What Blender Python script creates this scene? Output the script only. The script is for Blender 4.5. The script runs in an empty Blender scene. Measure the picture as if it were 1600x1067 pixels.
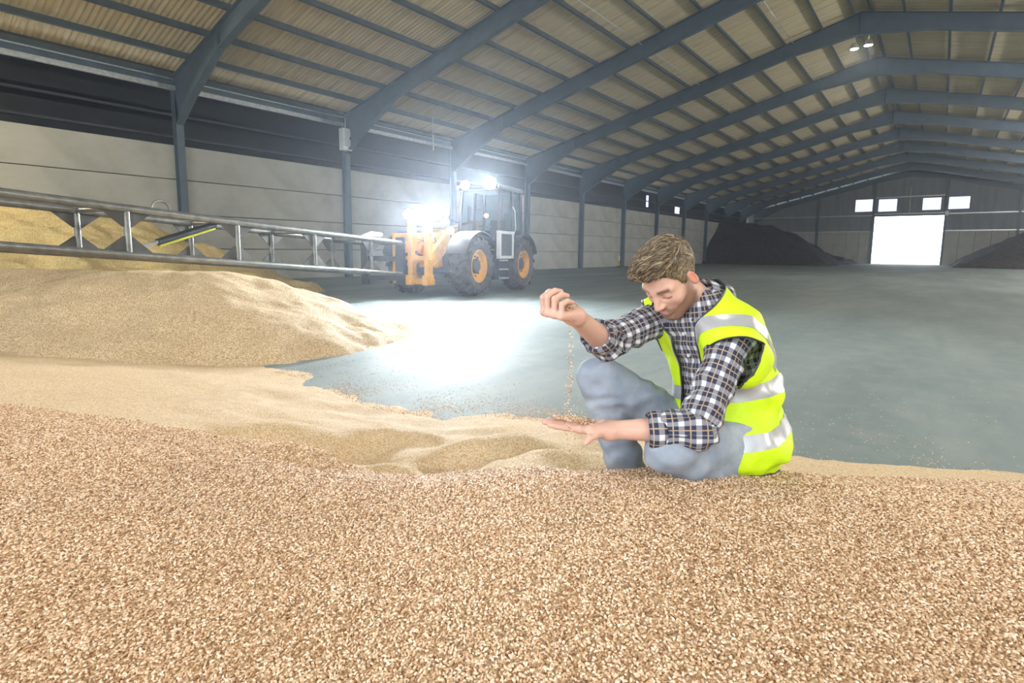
import bpy, bmesh, math, random
import numpy as np
from mathutils import Vector, Matrix
random.seed(7); np.random.seed(7)
sc = bpy.context.scene
col = sc.collection
# ------------------------------------------------------------------ camera
FPX = 850.0; PITCH = math.radians(7.0); ROLL = math.radians(0.5); HC = 1.15
YAW = math.atan(670 / FPX * math.cos(PITCH))
PPX, PPY = 800.0, 496.0
C0 = np.array([0, 0, HC])
FW = np.array([-math.sin(YAW) * math.cos(PITCH), math.cos(YAW) * math.cos(PITCH), -math.sin(PITCH)])
R0 = np.array([math.cos(YAW), math.sin(YAW), 0.0]); UP0 = np.cross(R0, FW)
F0 = np.array([-math.sin(YAW), math.cos(YAW), 0.0])
RI = math.cos(ROLL) * R0 + math.sin(ROLL) * UP0
UP = math.cos(ROLL) * UP0 - math.sin(ROLL) * R0
def at(x, y, d):                       # a point of the place, read off the photograph at distance d
    return C0 + (FW + RI * (x - PPX) / FPX + UP * (PPY - y) / FPX) * d
def onfloor(x, y, z=0.0):
    v = FW + RI * (x - PPX) / FPX + UP * (PPY - y) / FPX
    return C0 + v * ((z - HC) / v[2])
cam = bpy.data.cameras.new('camera'); camo = bpy.data.objects.new('camera', cam); col.objects.link(camo)
cam.sensor_width = 36; cam.lens = FPX / 1600 * 36; cam.shift_y = -(533.5 - PPY) / 1600
cam.clip_start = 0.05; cam.clip_end = 400
M = Matrix((( RI[0], UP[0], -FW[0], 0), (RI[1], UP[1], -FW[1], 0), (RI[2], UP[2], -FW[2], HC), (0, 0, 0, 1)))
camo.matrix_world = M
sc.camera = camo
# ------------------------------------------------------------------ view, sky, daylight openings
sc.view_settings.view_transform = 'Standard'; sc.view_settings.look = 'None'
sc.view_settings.gamma = 1.0; sc.view_settings.use_curve_mapping = False
sc.view_settings.exposure = 0.12
w = bpy.data.worlds.new('sky'); sc.world = w; w.use_nodes = True
bg = w.node_tree.nodes['Background']; bg.inputs['Color'].default_value = (0.86, 0.94, 1.0, 1); bg.inputs['Strength'].default_value = 4.2
sc.cycles.adaptive_threshold = .03
sc.cycles.max_bounces = 6; sc.cycles.diffuse_bounces = 3; sc.cycles.glossy_bounces = 3; sc.cycles.transmission_bounces = 5; sc.cycles.volume_bounces = 0; sc.cycles.transparent_max_bounces = 6
def light(name, kind, loc, target, energy, color=(1, 1, 1), **kw):
    l = bpy.data.lights.new(name, kind); l.energy = energy; l.color = color
    for k, v in kw.items(): setattr(l, k, v)
    o = bpy.data.objects.new(name, l); col.objects.link(o); o.location = loc
    o.rotation_euler = (Vector(target) - Vector(loc)).to_track_quat('-Z', 'Y').to_euler()
    return o
pn = light('fill_opening_portal', 'AREA', (-3.2, -4.75, 3.0), (-3.2, 10, 3.0), 1, shape='RECTANGLE', size=18, size_y=6); pn.data.cycles.is_portal = True  # portal for the opening added behind the camera as daylight fill
pf = light('far_doorway_portal', 'AREA', (-3.2, 75.9, 2.7), (-3.2, 0, 2.7), 1, shape='RECTANGLE', size=6.4, size_y=5.4); pf.data.cycles.is_portal = True
# ------------------------------------------------------------------ helpers
def link(o, parent=None):
    col.objects.link(o)
    if parent is not None: o.parent = parent
    return o
def tag(o, label=None, cat=None, group=None, kind=None):
    if label: o['label'] = label
    if cat: o['category'] = cat
    if group: o['group'] = group
    if kind: o['kind'] = kind
    return o
def empty(name, loc=(0, 0, 0), rz=0.0):
    o = bpy.data.objects.new(name, None); col.objects.link(o); o.location = loc; o.rotation_euler = (0, 0, rz); o.empty_display_size = 0.2
    return o
class MB:
    def __init__(s): s.v = []; s.f = []
    def add(s, vs, fs):
        n = len(s.v); s.v += [tuple(map(float, p)) for p in vs]; s.f += [tuple(i + n for i in f) for f in fs]; return s
    def box(s, c, size, rot=None, taper=1.0):
        hx, hy, hz = [q / 2 for q in size]
        vs = [np.array((x * (taper if z > 0 else 1) * hx, y * (taper if z > 0 else 1) * hy, z * hz)) for z in (-1, 1) for y in (-1, 1) for x in (-1, 1)]
        if rot is not None: vs = [np.array(rot) @ p for p in vs]
        return s.add([p + np.array(c) for p in vs], [(0, 2, 3, 1), (4, 5, 7, 6), (0, 1, 5, 4), (2, 6, 7, 3), (0, 4, 6, 2), (1, 3, 7, 5)])
    def bb(s, x0, x1, y0, y1, z0, z1):
        return s.box(((x0 + x1) / 2, (y0 + y1) / 2, (z0 + z1) / 2), (abs(x1 - x0), abs(y1 - y0), abs(z1 - z0)))
    def tube(s, pts, r, n=10, caps=True):
        pts = [np.array(p, float) for p in pts]; rs = r if hasattr(r, '__len__') else [r] * len(pts)
        t0 = pts[1] - pts[0]; t0 /= np.linalg.norm(t0)
        ref = np.array((0, 0, 1.0)) if abs(t0[2]) < .9 else np.array((1.0, 0, 0))
        vs = []
        for i, p in enumerate(pts):
            t = pts[min(i + 1, len(pts) - 1)] - pts[max(i - 1, 0)]; t /= (np.linalg.norm(t) + 1e-12)
            a = np.cross(t, ref); a /= (np.linalg.norm(a) + 1e-12); b = np.cross(t, a); ref = -b if False else ref
            for k in range(n):
                th = 2 * math.pi * k / n; vs.append(p + rs[i] * (math.cos(th) * a + math.sin(th) * b))
        fs = [(i * n + k, i * n + (k + 1) % n, (i + 1) * n + (k + 1) % n, (i + 1) * n + k) for i in range(len(pts) - 1) for k in range(n)]
        if caps: fs += [tuple(range(n))[::-1], tuple((len(pts) - 1) * n + k for k in range(n))]
        return s.add(vs, fs)
    def bar(s, p0, p1, wdt, hgt, up=(0, 0, 1)):
        p0 = np.array(p0, float); p1 = np.array(p1, float); t = p1 - p0; L = np.linalg.norm(t); t /= L
        a = np.cross(np.array(up, float), t); a /= np.linalg.norm(a); b = np.cross(t, a)
        return s.box((p0 + p1) / 2, (L, wdt, hgt), np.column_stack([t, a, b]))
    def prism(s, poly, axis_vec):
        n = len(poly); P = [np.array(p, float) for p in poly]; Q = [p + np.array(axis_vec, float) for p in P]
        return s.add(P + Q, [tuple(range(n))[::-1], tuple(range(n, 2 * n))] + [(i, (i + 1) % n, n + (i + 1) % n, n + i) for i in range(n)])
    def lathe(s, prof, n=32, axis='y', c=(0, 0, 0), closed=False):
        vs = []
        for k in range(n):
            th = 2 * math.pi * k / n
            for (r, h) in prof:
                a, b = r * math.cos(th), r * math.sin(th)
                q = {'y': (a, h, b), 'z': (a, b, h), 'x': (h, a, b)}[axis]; vs.append(np.array(q) + np.array(c))
        m = len(prof); rng = m if closed else m - 1
        fs = [(k * m + i, k * m + (i + 1) % m, ((k + 1) % n) * m + (i + 1) % m, ((k + 1) % n) * m + i) for k in range(n) for i in range(rng)]
        return s.add(vs, fs)
    def mesh(s, name):
        me = bpy.data.meshes.new(name); me.from_pydata(s.v, [], s.f); me.update()
        bm = bmesh.new(); bm.from_mesh(me); bmesh.ops.recalc_face_normals(bm, faces=bm.faces); bm.to_mesh(me); bm.free()
        return me
    def build(s, name, mat, parent=None, smooth=False, bevel=0):
        me = s.mesh(name); me.materials.append(mat)
        o = bpy.data.objects.new(name, me); link(o, parent)
        if smooth: smooth_by_angle(me)
        if bevel:
            b = o.modifiers.new('bevel', 'BEVEL'); b.width = bevel; b.segments = 2; b.limit_method = 'ANGLE'
        return o
def smooth_by_angle(me, ang=40):
    me.shade_smooth()
    try: me.set_sharp_from_angle(angle=math.radians(ang))
    except Exception: pass
def inst(src, name, parent, loc, rot=None, mat=None):
    o = bpy.data.objects.new(name, src); link(o, parent); o.location = loc
    if rot is not None: o.rotation_euler = rot
    return o
# ------------------------------------------------------------------ materials
class NT:
    def __init__(s, name):
        s.m = bpy.data.materials.new(name); s.m.use_nodes = True; s.t = s.m.node_tree; s.b = s.t.nodes['Principled BSDF']
    def n(s, typ, **kw):
        q = s.t.nodes.new(typ)
        for k, v in kw.items():
            if hasattr(q, k): setattr(q, k, v)
            else: s.set(q.inputs[k], v)
        return q
    def set(s, inp, v):
        if isinstance(v, bpy.types.NodeSocket): s.t.links.new(v, inp)
        elif hasattr(v, '__len__') and len(v) == 3 and inp.type == 'RGBA': inp.default_value = (*v, 1)
        else: inp.default_value = v
    def P(s, **kw):
        for k, v in kw.items(): s.set(s.b.inputs[k.replace('_', ' ')], v)
        return s.m
    def coord(s, kind='Object', scale=(1, 1, 1)):
        tc = s.n('ShaderNodeTexCoord'); mp = s.n('ShaderNodeMapping'); s.t.links.new(tc.outputs[kind], mp.inputs['Vector'])
        mp.inputs['Scale'].default_value = scale; return mp.outputs[0]
    def noise(s, vec, scale, detail=4, rough=.55):
        q = s.n('ShaderNodeTexNoise'); q.inputs['Scale'].default_value = scale; q.inputs['Detail'].default_value = detail; q.inputs['Roughness'].default_value = rough
        if vec is not None: s.t.links.new(vec, q.inputs['Vector'])
        return q.outputs['Fac']
    def ramp(s, fac, stops):
        q = s.n('ShaderNodeValToRGB'); s.set(q.inputs[0], fac); e = q.color_ramp.elements
        while len(e) < len(stops): e.new(0.5)
        for k, (p, c) in enumerate(stops): e[k].position = p; e[k].color = (*c, 1)
        return q.outputs['Color']
    def mix(s, fac, a, b, mode='MIX'):
        q = s.n('ShaderNodeMix'); q.data_type = 'RGBA'; q.blend_type = mode
        s.set(q.inputs[0], fac); s.set(q.inputs[6], a); s.set(q.inputs[7], b); return q.outputs[2]
    def math(s, op, a, b=0.0, c=0.0):
        q = s.n('ShaderNodeMath'); q.operation = op; s.set(q.inputs[0], a); s.set(q.inputs[1], b); s.set(q.inputs[2], c); return q.outputs[0]
    def bump(s, h, dist=.01, strength=.5):
        q = s.n('ShaderNodeBump'); q.inputs['Distance'].default_value = dist; q.inputs['Strength'].default_value = strength; s.set(q.inputs['Height'], h); return q.outputs[0]
def simple(name, color, rough=.5, metal=0.0, var=.12, scale=6.0, bump=0.0, **kw):
    t = NT(name); c = t.coord(); f = t.noise(c, scale, 5)
    lo = tuple(max(0, q * (1 - var * 1.6)) for q in color); hi = tuple(min(1, q * (1 + var)) for q in color)
    t.P(Base_Color=t.ramp(f, [(.3, lo), (.7, hi)]), Roughness=rough, Metallic=metal, **kw)
    if bump: t.P(Normal=t.bump(t.noise(c, scale * 5, 4), bump, .5))
    return t.m
def emit(name, color, strength):
    t = NT(name); t.P(Base_Color=color, Emission_Color=color, Emission_Strength=strength); return t.m
MT = {}
MT['frame'] = simple('blue_grey_paint', (.085, .125, .165), .5, 0, .12, 2)
MT['purlin'] = simple('purlin_steel', (.10, .135, .155), .45, .3, .12, 3)
MT['galv'] = simple('galvanised_steel', (.50, .53, .54), .38, .6, .15, 9)
MT['dark'] = simple('shaded_cladding', (.008, .010, .011), .75, 0, .3, 2)  # near-black: the unlit look of the recess put into the colour
MT['darkpaint'] = simple('dark_steel', (.035, .038, .045), .45, .2, .2, 5)
MT['yellow'] = simple('loader_yellow', (.75, .36, .015), .42, 0, .15, 4)
MT['lime'] = simple('lime_paint', (.55, .58, .04), .4)
MT['rubber'] = simple('tyre_rubber', (.075, .062, .058), .8, 0, .35, 9, .004)
MT['whitepaint'] = simple('white_paint', (.72, .74, .76), .4, 0, .05, 4)
MT['plate'] = simple('gusset_plate', (.065, .062, .055), .55, .3, .25, 6)
MT['tube'] = simple('galvanised_tube', (.20, .20, .185), .33, .6, .2, 8)
# concrete panels of the side wall
t = NT('wall_concrete'); c = t.coord('Object'); f1 = t.noise(c, .9, 8, .65); f2 = t.noise(t.coord('Object', (1, 1, 5)), 1.6, 6, .7); oi = t.n('ShaderNodeObjectInfo')
cc = t.mix(t.math('MULTIPLY', f2, .6), t.ramp(f1, [(.3, (.33, .33, .29)), (.52, (.49, .49, .435)), (.72, (.58, .58, .525))]), (.36, .35, .30))
t.P(Base_Color=t.mix(t.math('MULTIPLY', oi.outputs['Random'], .3), cc, (.48, .49, .46)), Roughness=.85, Normal=t.bump(t.noise(c, 14, 6), .008, .5)); MT['concrete'] = t.m
# floor
t = NT('floor_concrete'); c = t.coord('Object'); st = t.coord('Object', (.55, .16, 1)); f1 = t.noise(st, 1.1, 9, .66); f2 = t.noise(c, 3.3, 7, .7); f3 = t.noise(t.coord('Object', (.9, .07, 1)), 2.2, 5, .6)
base = t.ramp(f1, [(.28, (.125, .158, .160)), (.5, (.195, .232, .23)), (.74, (.30, .332, .32))])
base = t.mix(t.math('MULTIPLY', t.ramp(f2, [(.45, (0, 0, 0)), (.8, (1, 1, 1))]), .45), base, (.30, .31, .285))
base = t.mix(t.math('MULTIPLY', t.ramp(f3, [(.52, (0, 0, 0)), (.66, (1, 1, 1))]), .35), base, (.135, .165, .175))
t.P(Base_Color=base, Roughness=t.math('MULTIPLY_ADD', f1, .45, .45), Normal=t.bump(t.noise(c, 7, 8, .7), .006, .35), Specular_IOR_Level=.18); MT['floor'] = t.m
# fibre-cement roof sheet
t = NT('roof_sheet'); c = t.coord('Object'); oi = t.n('ShaderNodeObjectInfo'); f1 = t.noise(t.coord('Object', (.35, 4, 1)), 1.3, 6, .6); f2 = t.noise(c, 1.2, 5)
b1 = t.ramp(f1, [(.3, (.42, .345, .22)), (.5, (.60, .51, .335)), (.72, (.70, .61, .43))])
t.P(Base_Color=t.mix(t.math('MULTIPLY', oi.outputs['Random'], .35), b1, (.50, .44, .31)), Roughness=.9); MT['sheet'] = t.m
t = NT('gable_sheet'); c = t.coord('Object', (1, 1, .15)); t.P(Base_Color=t.ramp(t.noise(c, 2, 6), [(.3, (.17, .19, .20)), (.7, (.25, .27, .28))]), Roughness=.7); MT['gable'] = t.m
t = NT('translucent_sheet'); tr = t.n('ShaderNodeBsdfTranslucent'); tr.inputs[0].default_value = (.62, .62, .76, 1)
t.t.links.new(tr.outputs[0], t.t.nodes['Material Output'].inputs[0]); MT['translucent'] = t.m
t = NT('orange_glint'); tr = t.n('ShaderNodeBsdfTranslucent'); tr.inputs[0].default_value = (.35, .12, .03, 1)  # orange of the light in the gaps put into the sheet colour
t.t.links.new(tr.outputs[0], t.t.nodes['Material Output'].inputs[0]); MT['amber'] = t.m
# grain surfaces
def grain_mat(name, c_lo, c_mid, c_hi, fine=230, bumpd=.004):
    t = NT(name); c = t.coord('Object'); v = t.n('ShaderNodeTexVoronoi'); v.inputs['Scale'].default_value = fine; t.t.links.new(c, v.inputs['Vector'])
    sep = t.n('ShaderNodeSeparateColor'); t.t.links.new(v.outputs['Color'], sep.inputs[0])
    f = t.noise(c, 2.2, 6, .6)
    a = t.ramp(sep.outputs[0], [(0, c_lo), (.45, c_mid), (1, c_hi)])
    a = t.mix(t.math('MULTIPLY', t.ramp(f, [(.4, (0, 0, 0)), (.7, (1, 1, 1))]), .25), a, tuple(q * .8 for q in c_mid))
    h = t.math('SUBTRACT', 1.0, v.outputs['Distance'])
    t.P(Base_Color=a, Roughness=.75, Normal=t.bump(h, bumpd, .9), Specular_IOR_Level=.25); return t.m
MT['grain'] = grain_mat('wheat_surface', (.42, .26, .125), (.64, .455, .26), (.84, .67, .46))
MT['grain_heap'] = grain_mat('wheat_heap_near', (.40, .24, .11), (.66, .47, .26), (.86, .70, .48), 105, .012)
MT['grain_far'] = grain_mat('wheat_heap_surface', (.60, .42, .15), (.80, .60, .27), (.88, .74, .42), 60, .02)
MT['meal'] = grain_mat('dark_meal', (.018, .014, .012), (.034, .026, .022), (.06, .046, .038), 6, .08)
t = NT('wheat_kernel'); oi = t.n('ShaderNodeObjectInfo')
t.P(Base_Color=t.ramp(oi.outputs['Random'], [(0, (.25, .115, .048)), (.25, (.49, .285, .142)), (.6, (.68, .455, .275)), (1, (.88, .71, .54))]), Roughness=.32, Specular_IOR_Level=.5); MT['kernel'] = t.m

# ------------------------------------------------------------------ the barn
HAZE = .0028
BAY = 6.2; Y0 = 7.5; XR = -3.2; XW = -19.5; NEARN, FARN = -2, 11
YN = lambda n: Y0 + BAY * n
YA, YB = YN(NEARN), YN(FARN)
SL = 0.25; ZR = 10.5; TH = math.atan(SL)
zr = lambda X: ZR - SL * abs(X - XR)          # top of the rafters
XE = XR + (XR - XW)                            # right wall
# dusty air of the store
hz = MB(); hz.bb(XW + .0, XE, YA + .2, YB, 0.0, ZR + .6)
t = NT('dusty_air'); t.t.nodes.remove(t.b); vs = t.n('ShaderNodeVolumeScatter'); vs.inputs['Density'].default_value = HAZE; vs.inputs['Color'].default_value = (.78, .86, 1.0, 1); vs.inputs['Anisotropy'].default_value = .7
t.t.links.new(vs.outputs[0], t.t.nodes['Material Output'].inputs['Volume'])
if HAZE: tag(hz.build('dust_haze', t.m), 'thin bluish dust haze hanging in the air of the store', 'haze', kind='stuff')
fl = MB(); fl.bb(XW - 1, XE + 1, YA - .5, YB + .3, -.3, 0)
tag(fl.build('floor', MT['floor']), 'grey-blue smooth concrete floor of the grain store', 'floor', kind='structure')
t_ = MB(); t_.bb(-150, 150, YB + .3, YB + 250, -.4, -.03); yd = simple('yard_concrete', (.5, .5, .48), .9, 0, .1, .3)
tag(t_.build('ground', yd), 'bright concrete yard outside the far doorway', 'yard', kind='structure')
t_ = MB(); t_.bb(-60, 60, YA - 60, YA - .5, -.4, -.03)
tag(t_.build('ground', yd), 'concrete yard outside the added near opening', 'yard', kind='structure')

# left wall: retaining panels, shade-darkened cladding above, rails
wl = empty('wall_left', (XW, 0, 0)); tag(wl, 'left side wall of stacked grey concrete panels with shade-darkened cladding above', 'wall', kind='structure')
HW = 4.4; rows = [(0, 1.12), (1.12, 2.22), (2.22, 3.32), (3.32, HW)]
def panel_mesh(L, Hh, th=.16, bev=.014):
    m = MB(); g = .011
    m.box((0, 0, 0), (th, L - 2 * g, Hh - 2 * g)); me = m.mesh('concrete_panel')
    bm = bmesh.new(); bm.from_mesh(me); bmesh.ops.bevel(bm, geom=bm.edges[:], offset=bev, segments=1, affect='EDGES'); bm.to_mesh(me); bm.free()
    me.materials.append(MT['concrete']); return me
pm = {k: panel_mesh(BAY, b - a) for k, (a, b) in enumerate(rows)}
for n in range(NEARN, FARN):
    for k, (a, b) in enumerate(rows):
        inst(pm[k], 'concrete_panel', wl, (-.08 - random.uniform(0, .012), YN(n) + BAY / 2, (a + b) / 2))
m = MB(); m.bb(-.24, -.17, YA, YB, 0, HW - .02); m.bb(-1.0, -.95, YA, YB, 6.55, 6.62); m.bb(-1.0, 0.05, YA, YB, 6.60, 6.66); m.build('panel_backing', MT['darkpaint'], wl)
m = MB(); m.bb(-.17, 0.0, YA, YB, HW - .0, HW + .025); 
WIN = {6: (43.2, 45.2, 5.0, 6.0), 7: (51.2, 52.4, 4.75, 5.5)}
for n in range(NEARN, FARN):
    y0, y1 = YN(n), YN(n + 1); m = MB()
    if n in WIN:
        a, b, c_, d = WIN[n]
        m.bb(-.95, -.9, y0, a, HW - .6, 6.6); m.bb(-.95, -.9, b, y1, HW - .6, 6.6); m.bb(-.95, -.9, a, b, HW - .6, c_); m.bb(-.95, -.9, a, b, d, 6.6)
    elif n == 0 or n == -1:
        sl = [(5.62, 5.66), (5.30, 5.35)]; z = HW - .6
        for (p, q) in sl: m.bb(-.95, -.9, y0, y1, z, p); z = q
        m.bb(-.95, -.9, y0, y1, z, 6.6)
        for (p, q) in sl: k = MB(); k.bb(-.93, -.92, y0, y1, p, q); k.build('glint_strip', MT['amber'], wl)  # strips added for the orange light glints between the boards
    else: m.bb(-.95, -.9, y0, y1, HW - .6, 6.6)
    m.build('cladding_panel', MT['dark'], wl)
for n, (a, b, c_, d) in WIN.items():
    k = MB(); k.bb(-.93, -.92, a, b, c_, d); k.build('translucent_pane', MT['translucent'], wl)
for z in (4.75, 5.45):
    m = MB(); m.bb(-.9, -.78, YA, YB, z, z + .07); m.build('cladding_rail', MT['darkpaint'], wl)
m = MB(); m.bb(.02, .12, YA, YB, 6.06, 6.2); m.build('eaves_beam', MT['galv'], wl)
m = MB(); m.bb(-.12, -.06, YA, YB, 6.2, 6.62); m.build('eaves_fascia', MT['frame'], wl)
m = MB(); m.bb(-.02, .03, YA, YB, 6.4, 6.47); m.build('eaves_angle', MT['galv'], wl)

# right wall (beyond the frame) closes the building
m = MB(); m.bb(XE, XE + .2, YA, YB, 0, 6.6); tag(m.build('wall_right', MT['concrete']), 'grey concrete right side wall of the store', 'wall', kind='structure')

# roof: corrugated sheets between purlins
ce = empty('ceiling', (XR, 0, ZR)); tag(ce, 'pitched roof of beige corrugated fibre cement sheets on steel purlins', 'roof', kind='structure')
NP = 12; DX = (XR - XW + .1) / NP; LS = DX / math.cos(TH)
def sheet_mesh():
    pitch = BAY / 42; seg = 6; N = 42 * seg
    vs = []; fs = []
    for i in range(N + 1):
        y = -BAY / 2 + BAY * i / N; z = .026 * math.cos(2 * math.pi * i / seg)
        vs += [(-LS / 2 - .05, y, z), (LS / 2 + .05, y, z)]
    fs = [(2 * i, 2 * i + 1, 2 * i + 3, 2 * i + 2) for i in range(N)]
    me = bpy.data.meshes.new('roof_sheet'); me.from_pydata(vs, [], fs); me.shade_smooth(); me.materials.append(MT['sheet']); return me
sm = sheet_mesh(); sheet_off = .24
for n in range(NEARN, FARN):
    for i in range(NP):
        dx = DX * (i + .5); z = -SL * dx + sheet_off
        inst(sm, 'roof_sheet', ce, (-dx, YN(n) + BAY / 2, z + .006 * (i % 2)), (0, -TH, 0))
        if i < 7 and n >= 1: inst(sm, 'roof_sheet', ce, (dx, YN(n) + BAY / 2, z + .006 * (i % 2)), (0, TH, 0))
m = MB(); a = XR; dxa = 0
for (xa, xb, ya, yb) in ((0, XE - XR + .1, YA, YN(1)), (DX * 7, XE - XR + .1, YN(1), YB)):
    m.add([(xa, ya, -SL * xa + sheet_off), (xb, ya, -SL * xb + sheet_off), (xb, yb, -SL * xb + sheet_off), (xa, yb, -SL * xa + sheet_off)], [(0, 1, 2, 3)])
m.build('roof_sheet', MT['sheet'], ce)
m = MB(); m.prism([(-.3, YA, .21), (.3, YA, .21), (0, YA, .32)], (0, YB - YA, 0)); m.build('ridge_cap', MT['sheet'], ce)
for i in range(NP + 1):
    dx = max(DX * i, .28)
    for sgn in (-1, 1):
        if sgn > 0 and i > 8: continue
        if i == NP: dx -= .15
        m = MB(); rot = Matrix.Rotation(-sgn * -TH if sgn > 0 else -TH, 3, 'Y')
        rot = np.array(Matrix.Rotation(TH * sgn, 3, 'Y'))
        zc = -SL * dx
        m.box((sgn * dx, (YA + YB) / 2, zc + .1), (.02, YB - YA, .2), rot); m.box((sgn * dx + .03, (YA + YB) / 2, zc + .012), (.075, YB - YA, .018), rot)
        m.build('purlin', MT['purlin'], ce)

# portal frames
def frame(n):
    fr = empty('portal_frame', (XR, YN(n), 0))
    fwd = .11; D = .58
    def I_seg(poly_web, flanges, name):
        m = MB()
        m.prism([(x, -.006, z) for x, z in poly_web], (0, .012, 0))
        for (p, q) in flanges: m.bar((p[0], 0, p[1]), (q[0], 0, q[1]), 2 * fwd, .018, up=(0, 0, 1) if abs(q[0] - p[0]) > .05 else (1, 0, 0))
        m.build(name, MT['frame'], fr)
    zz = lambda x: zr(XR + x)
    xi = XW - XR + .27                         # inner face of the column
    for sg in (-1, 1):
        xo = xi - .27
        S = lambda L: [(sg * -x if sg > 0 else x, z) for x, z in L]
        I_seg(S([(xo, 0), (xi, 0), (xi, 5.0), (xo, zz(xo) )]), [S([(xi, 0), (xi, 5.0)]), S([(xo + .01, 0), (xo + .01, zz(xo))])], 'column')
        xh = xi + 3.0
        I_seg(S([(xo, 5.0), (xi, 5.0), (xi + 1.1, 5.68), (xh, zz(xh) - D), (xh, zz(xh)), (xo, zz(xo))]),
              [S([(xi, 5.0), (xi + 1.1, 5.68)]), S([(xi + 1.1, 5.68), (xh, zz(xh) - D)]), S([(xo, zz(xo)), (xh, zz(xh))])], 'knee_haunch')
        xa = -2.2
        I_seg(S([(xh, zz(xh) - D), (xa, zz(xa) - D), (xa, zz(xa)), (xh, zz(xh))]), [S([(xh, zz(xh) - D), (xa, zz(xa) - D)]), S([(xh, zz(xh)), (xa, zz(xa))])], 'rafter')
        I_seg(S([(xa, zz(xa) - D), (0, zz(0) - D - .25), (0, zz(0)), (xa, zz(xa))]), [S([(xa, zz(xa) - D), (0, zz(0) - D - .25)]), S([(xa, zz(xa)), (0, zz(0))])], 'apex_haunch')
        # end plates and a stiffener
        m = MB(); m.box((sg * -xh if sg > 0 else xh, 0, zz(xh) - D / 2), (.03, .2, D)); m.build('splice_plate', MT['frame'], fr)
    m = MB(); m.box((0, 0, zz(0) - D / 2 - .12), (.03, .2, D + .25)); m.build('splice_plate', MT['frame'], fr)
    return fr
ordn = ['first', 'second', 'third', 'fourth', 'fifth', 'sixth', 'seventh', 'eighth', 'ninth', 'tenth', 'eleventh', 'twelfth']
for n in range(NEARN, FARN + 1):
    f_ = frame(n)
    if n < 0: lb = 'steel portal frame ' + ('over' if n == -1 else 'at the gable behind') + ' the camera position, outside the picture'
    elif n == FARN: lb = 'blue-grey steel portal frame standing against the far gable wall'
    else: lb = 'blue-grey steel portal frame, %s counted from the camera end' % ordn[n]
    if n == 1: lb += ', white box on its column'
    tag(f_, lb, 'steel frame', 'portal frames of the grain store', 'structure')

# gables
def gable_poly(m, y, th, holes):
    pass
wb = empty('wall_back', (0, YB + .15, 0)); m = MB(); m.bb(XW - 1.0, XW, -.04, .1, 0, 6.9); m.build('gable_sheet', MT['gable'], wb); tag(wb, 'far gable wall of vertical concrete panels below grey sheeting', 'wall', kind='structure')
DL, DR, DH = -6.45, 0.0, 5.43
x = XW
cm = {}
def cpanel(x0, x1, z0, z1):
    key = (round(x1 - x0, 2), round(z1 - z0, 2))
    if key not in cm:
        mm = MB(); mm.box((0, 0, 0), (x1 - x0 - .03, .16, z1 - z0 - .02)); me = mm.mesh('concrete_panel'); me.materials.append(MT['concrete']); cm[key] = me
    inst(cm[key], 'concrete_panel', wb, ((x0 + x1) / 2, 0, (z0 + z1) / 2))
k = int(round((DL - XW) / 1.3))
for i in range(k): cpanel(XW + (DL - XW) * i / k, XW + (DL - XW) * (i + 1) / k, 0, 3.7)
k = 10
for i in range(k): cpanel(DR + (XE - DR) * i / k, DR + (XE - DR) * (i + 1) / k, 0, 3.7)
WN = [(-8.41, -6.66, 5.95, 7.42), (-6.15, -4.36, 5.9, 7.36), (-2.1, -.44, 5.93, 7.32), (.15, 1.95, 5.95, 7.32)]
xs = sorted(set([XW, XE, DL, DR, XR] + [q for wq in WN for q in wq[:2]] + [XW + 3.2 * i for i in range(1, 4)] + [4.0, 7.0, 10.0]))
for x0, x1 in zip(xs[:-1], xs[1:]):
    xm = (x0 + x1) / 2; z0 = DH if DL < xm < DR else 3.7
    top = lambda X: zr(X) + .30
    spans = [(z0, None)]
    for (a, b, c_, d) in WN:
        if a - .01 <= x0 and x1 <= b + .01: spans = [(z0, c_), (d, None)]
    m = MB()
    for (p, q) in spans:
        if q is None: m.prism([(x0, -.04, p), (x1, -.04, p), (x1, -.04, top(x1)), (x0, -.04, top(x0))], (0, .05, 0))
        else: m.prism([(x0, -.04, p), (x1, -.04, p), (x1, -.04, q), (x0, -.04, q)], (0, .05, 0))
    m.build('gable_sheet', MT['gable'], wb)
m = MB(); m.bb(XW, DL, .08, .12, 0, 3.75); m.build('panel_backing', MT['darkpaint'], wb); m = MB(); m.bb(DR, XE, .08, .12, 0, 3.75); m.build('panel_backing', MT['darkpaint'], wb)
for z, xa, xb in ((3.7, XW, DL), (3.7, DR, XE), (5.52, XW, DL), (5.62, DL, DR), (5.52, DR, XE), (7.5, -6.4, -.2)):
    m = MB(); m.bb(xa, xb, -.2, -.06, z - .05, z + .07); m.build('gable_rail', MT['galv'], wb)
for xg in (-12.1, -6.5, .02, 5.9, 10):
    m = MB(); hh = zr(xg) - .3
    m.bb(xg - .1, xg + .1, -.35, -.33, 0, hh); m.bb(xg - .1, xg + .1, -.11, -.09, 0, hh); m.bb(xg - .007, xg + .007, -.33, -.11, 0, hh); m.build('gable_post', MT['frame'], wb)
m = MB(); m.bb(XR - .03, XR + .03, -.16, -.1, 5.65, 8.6); m.build('centre_rail', MT['galv'], wb)
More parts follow.
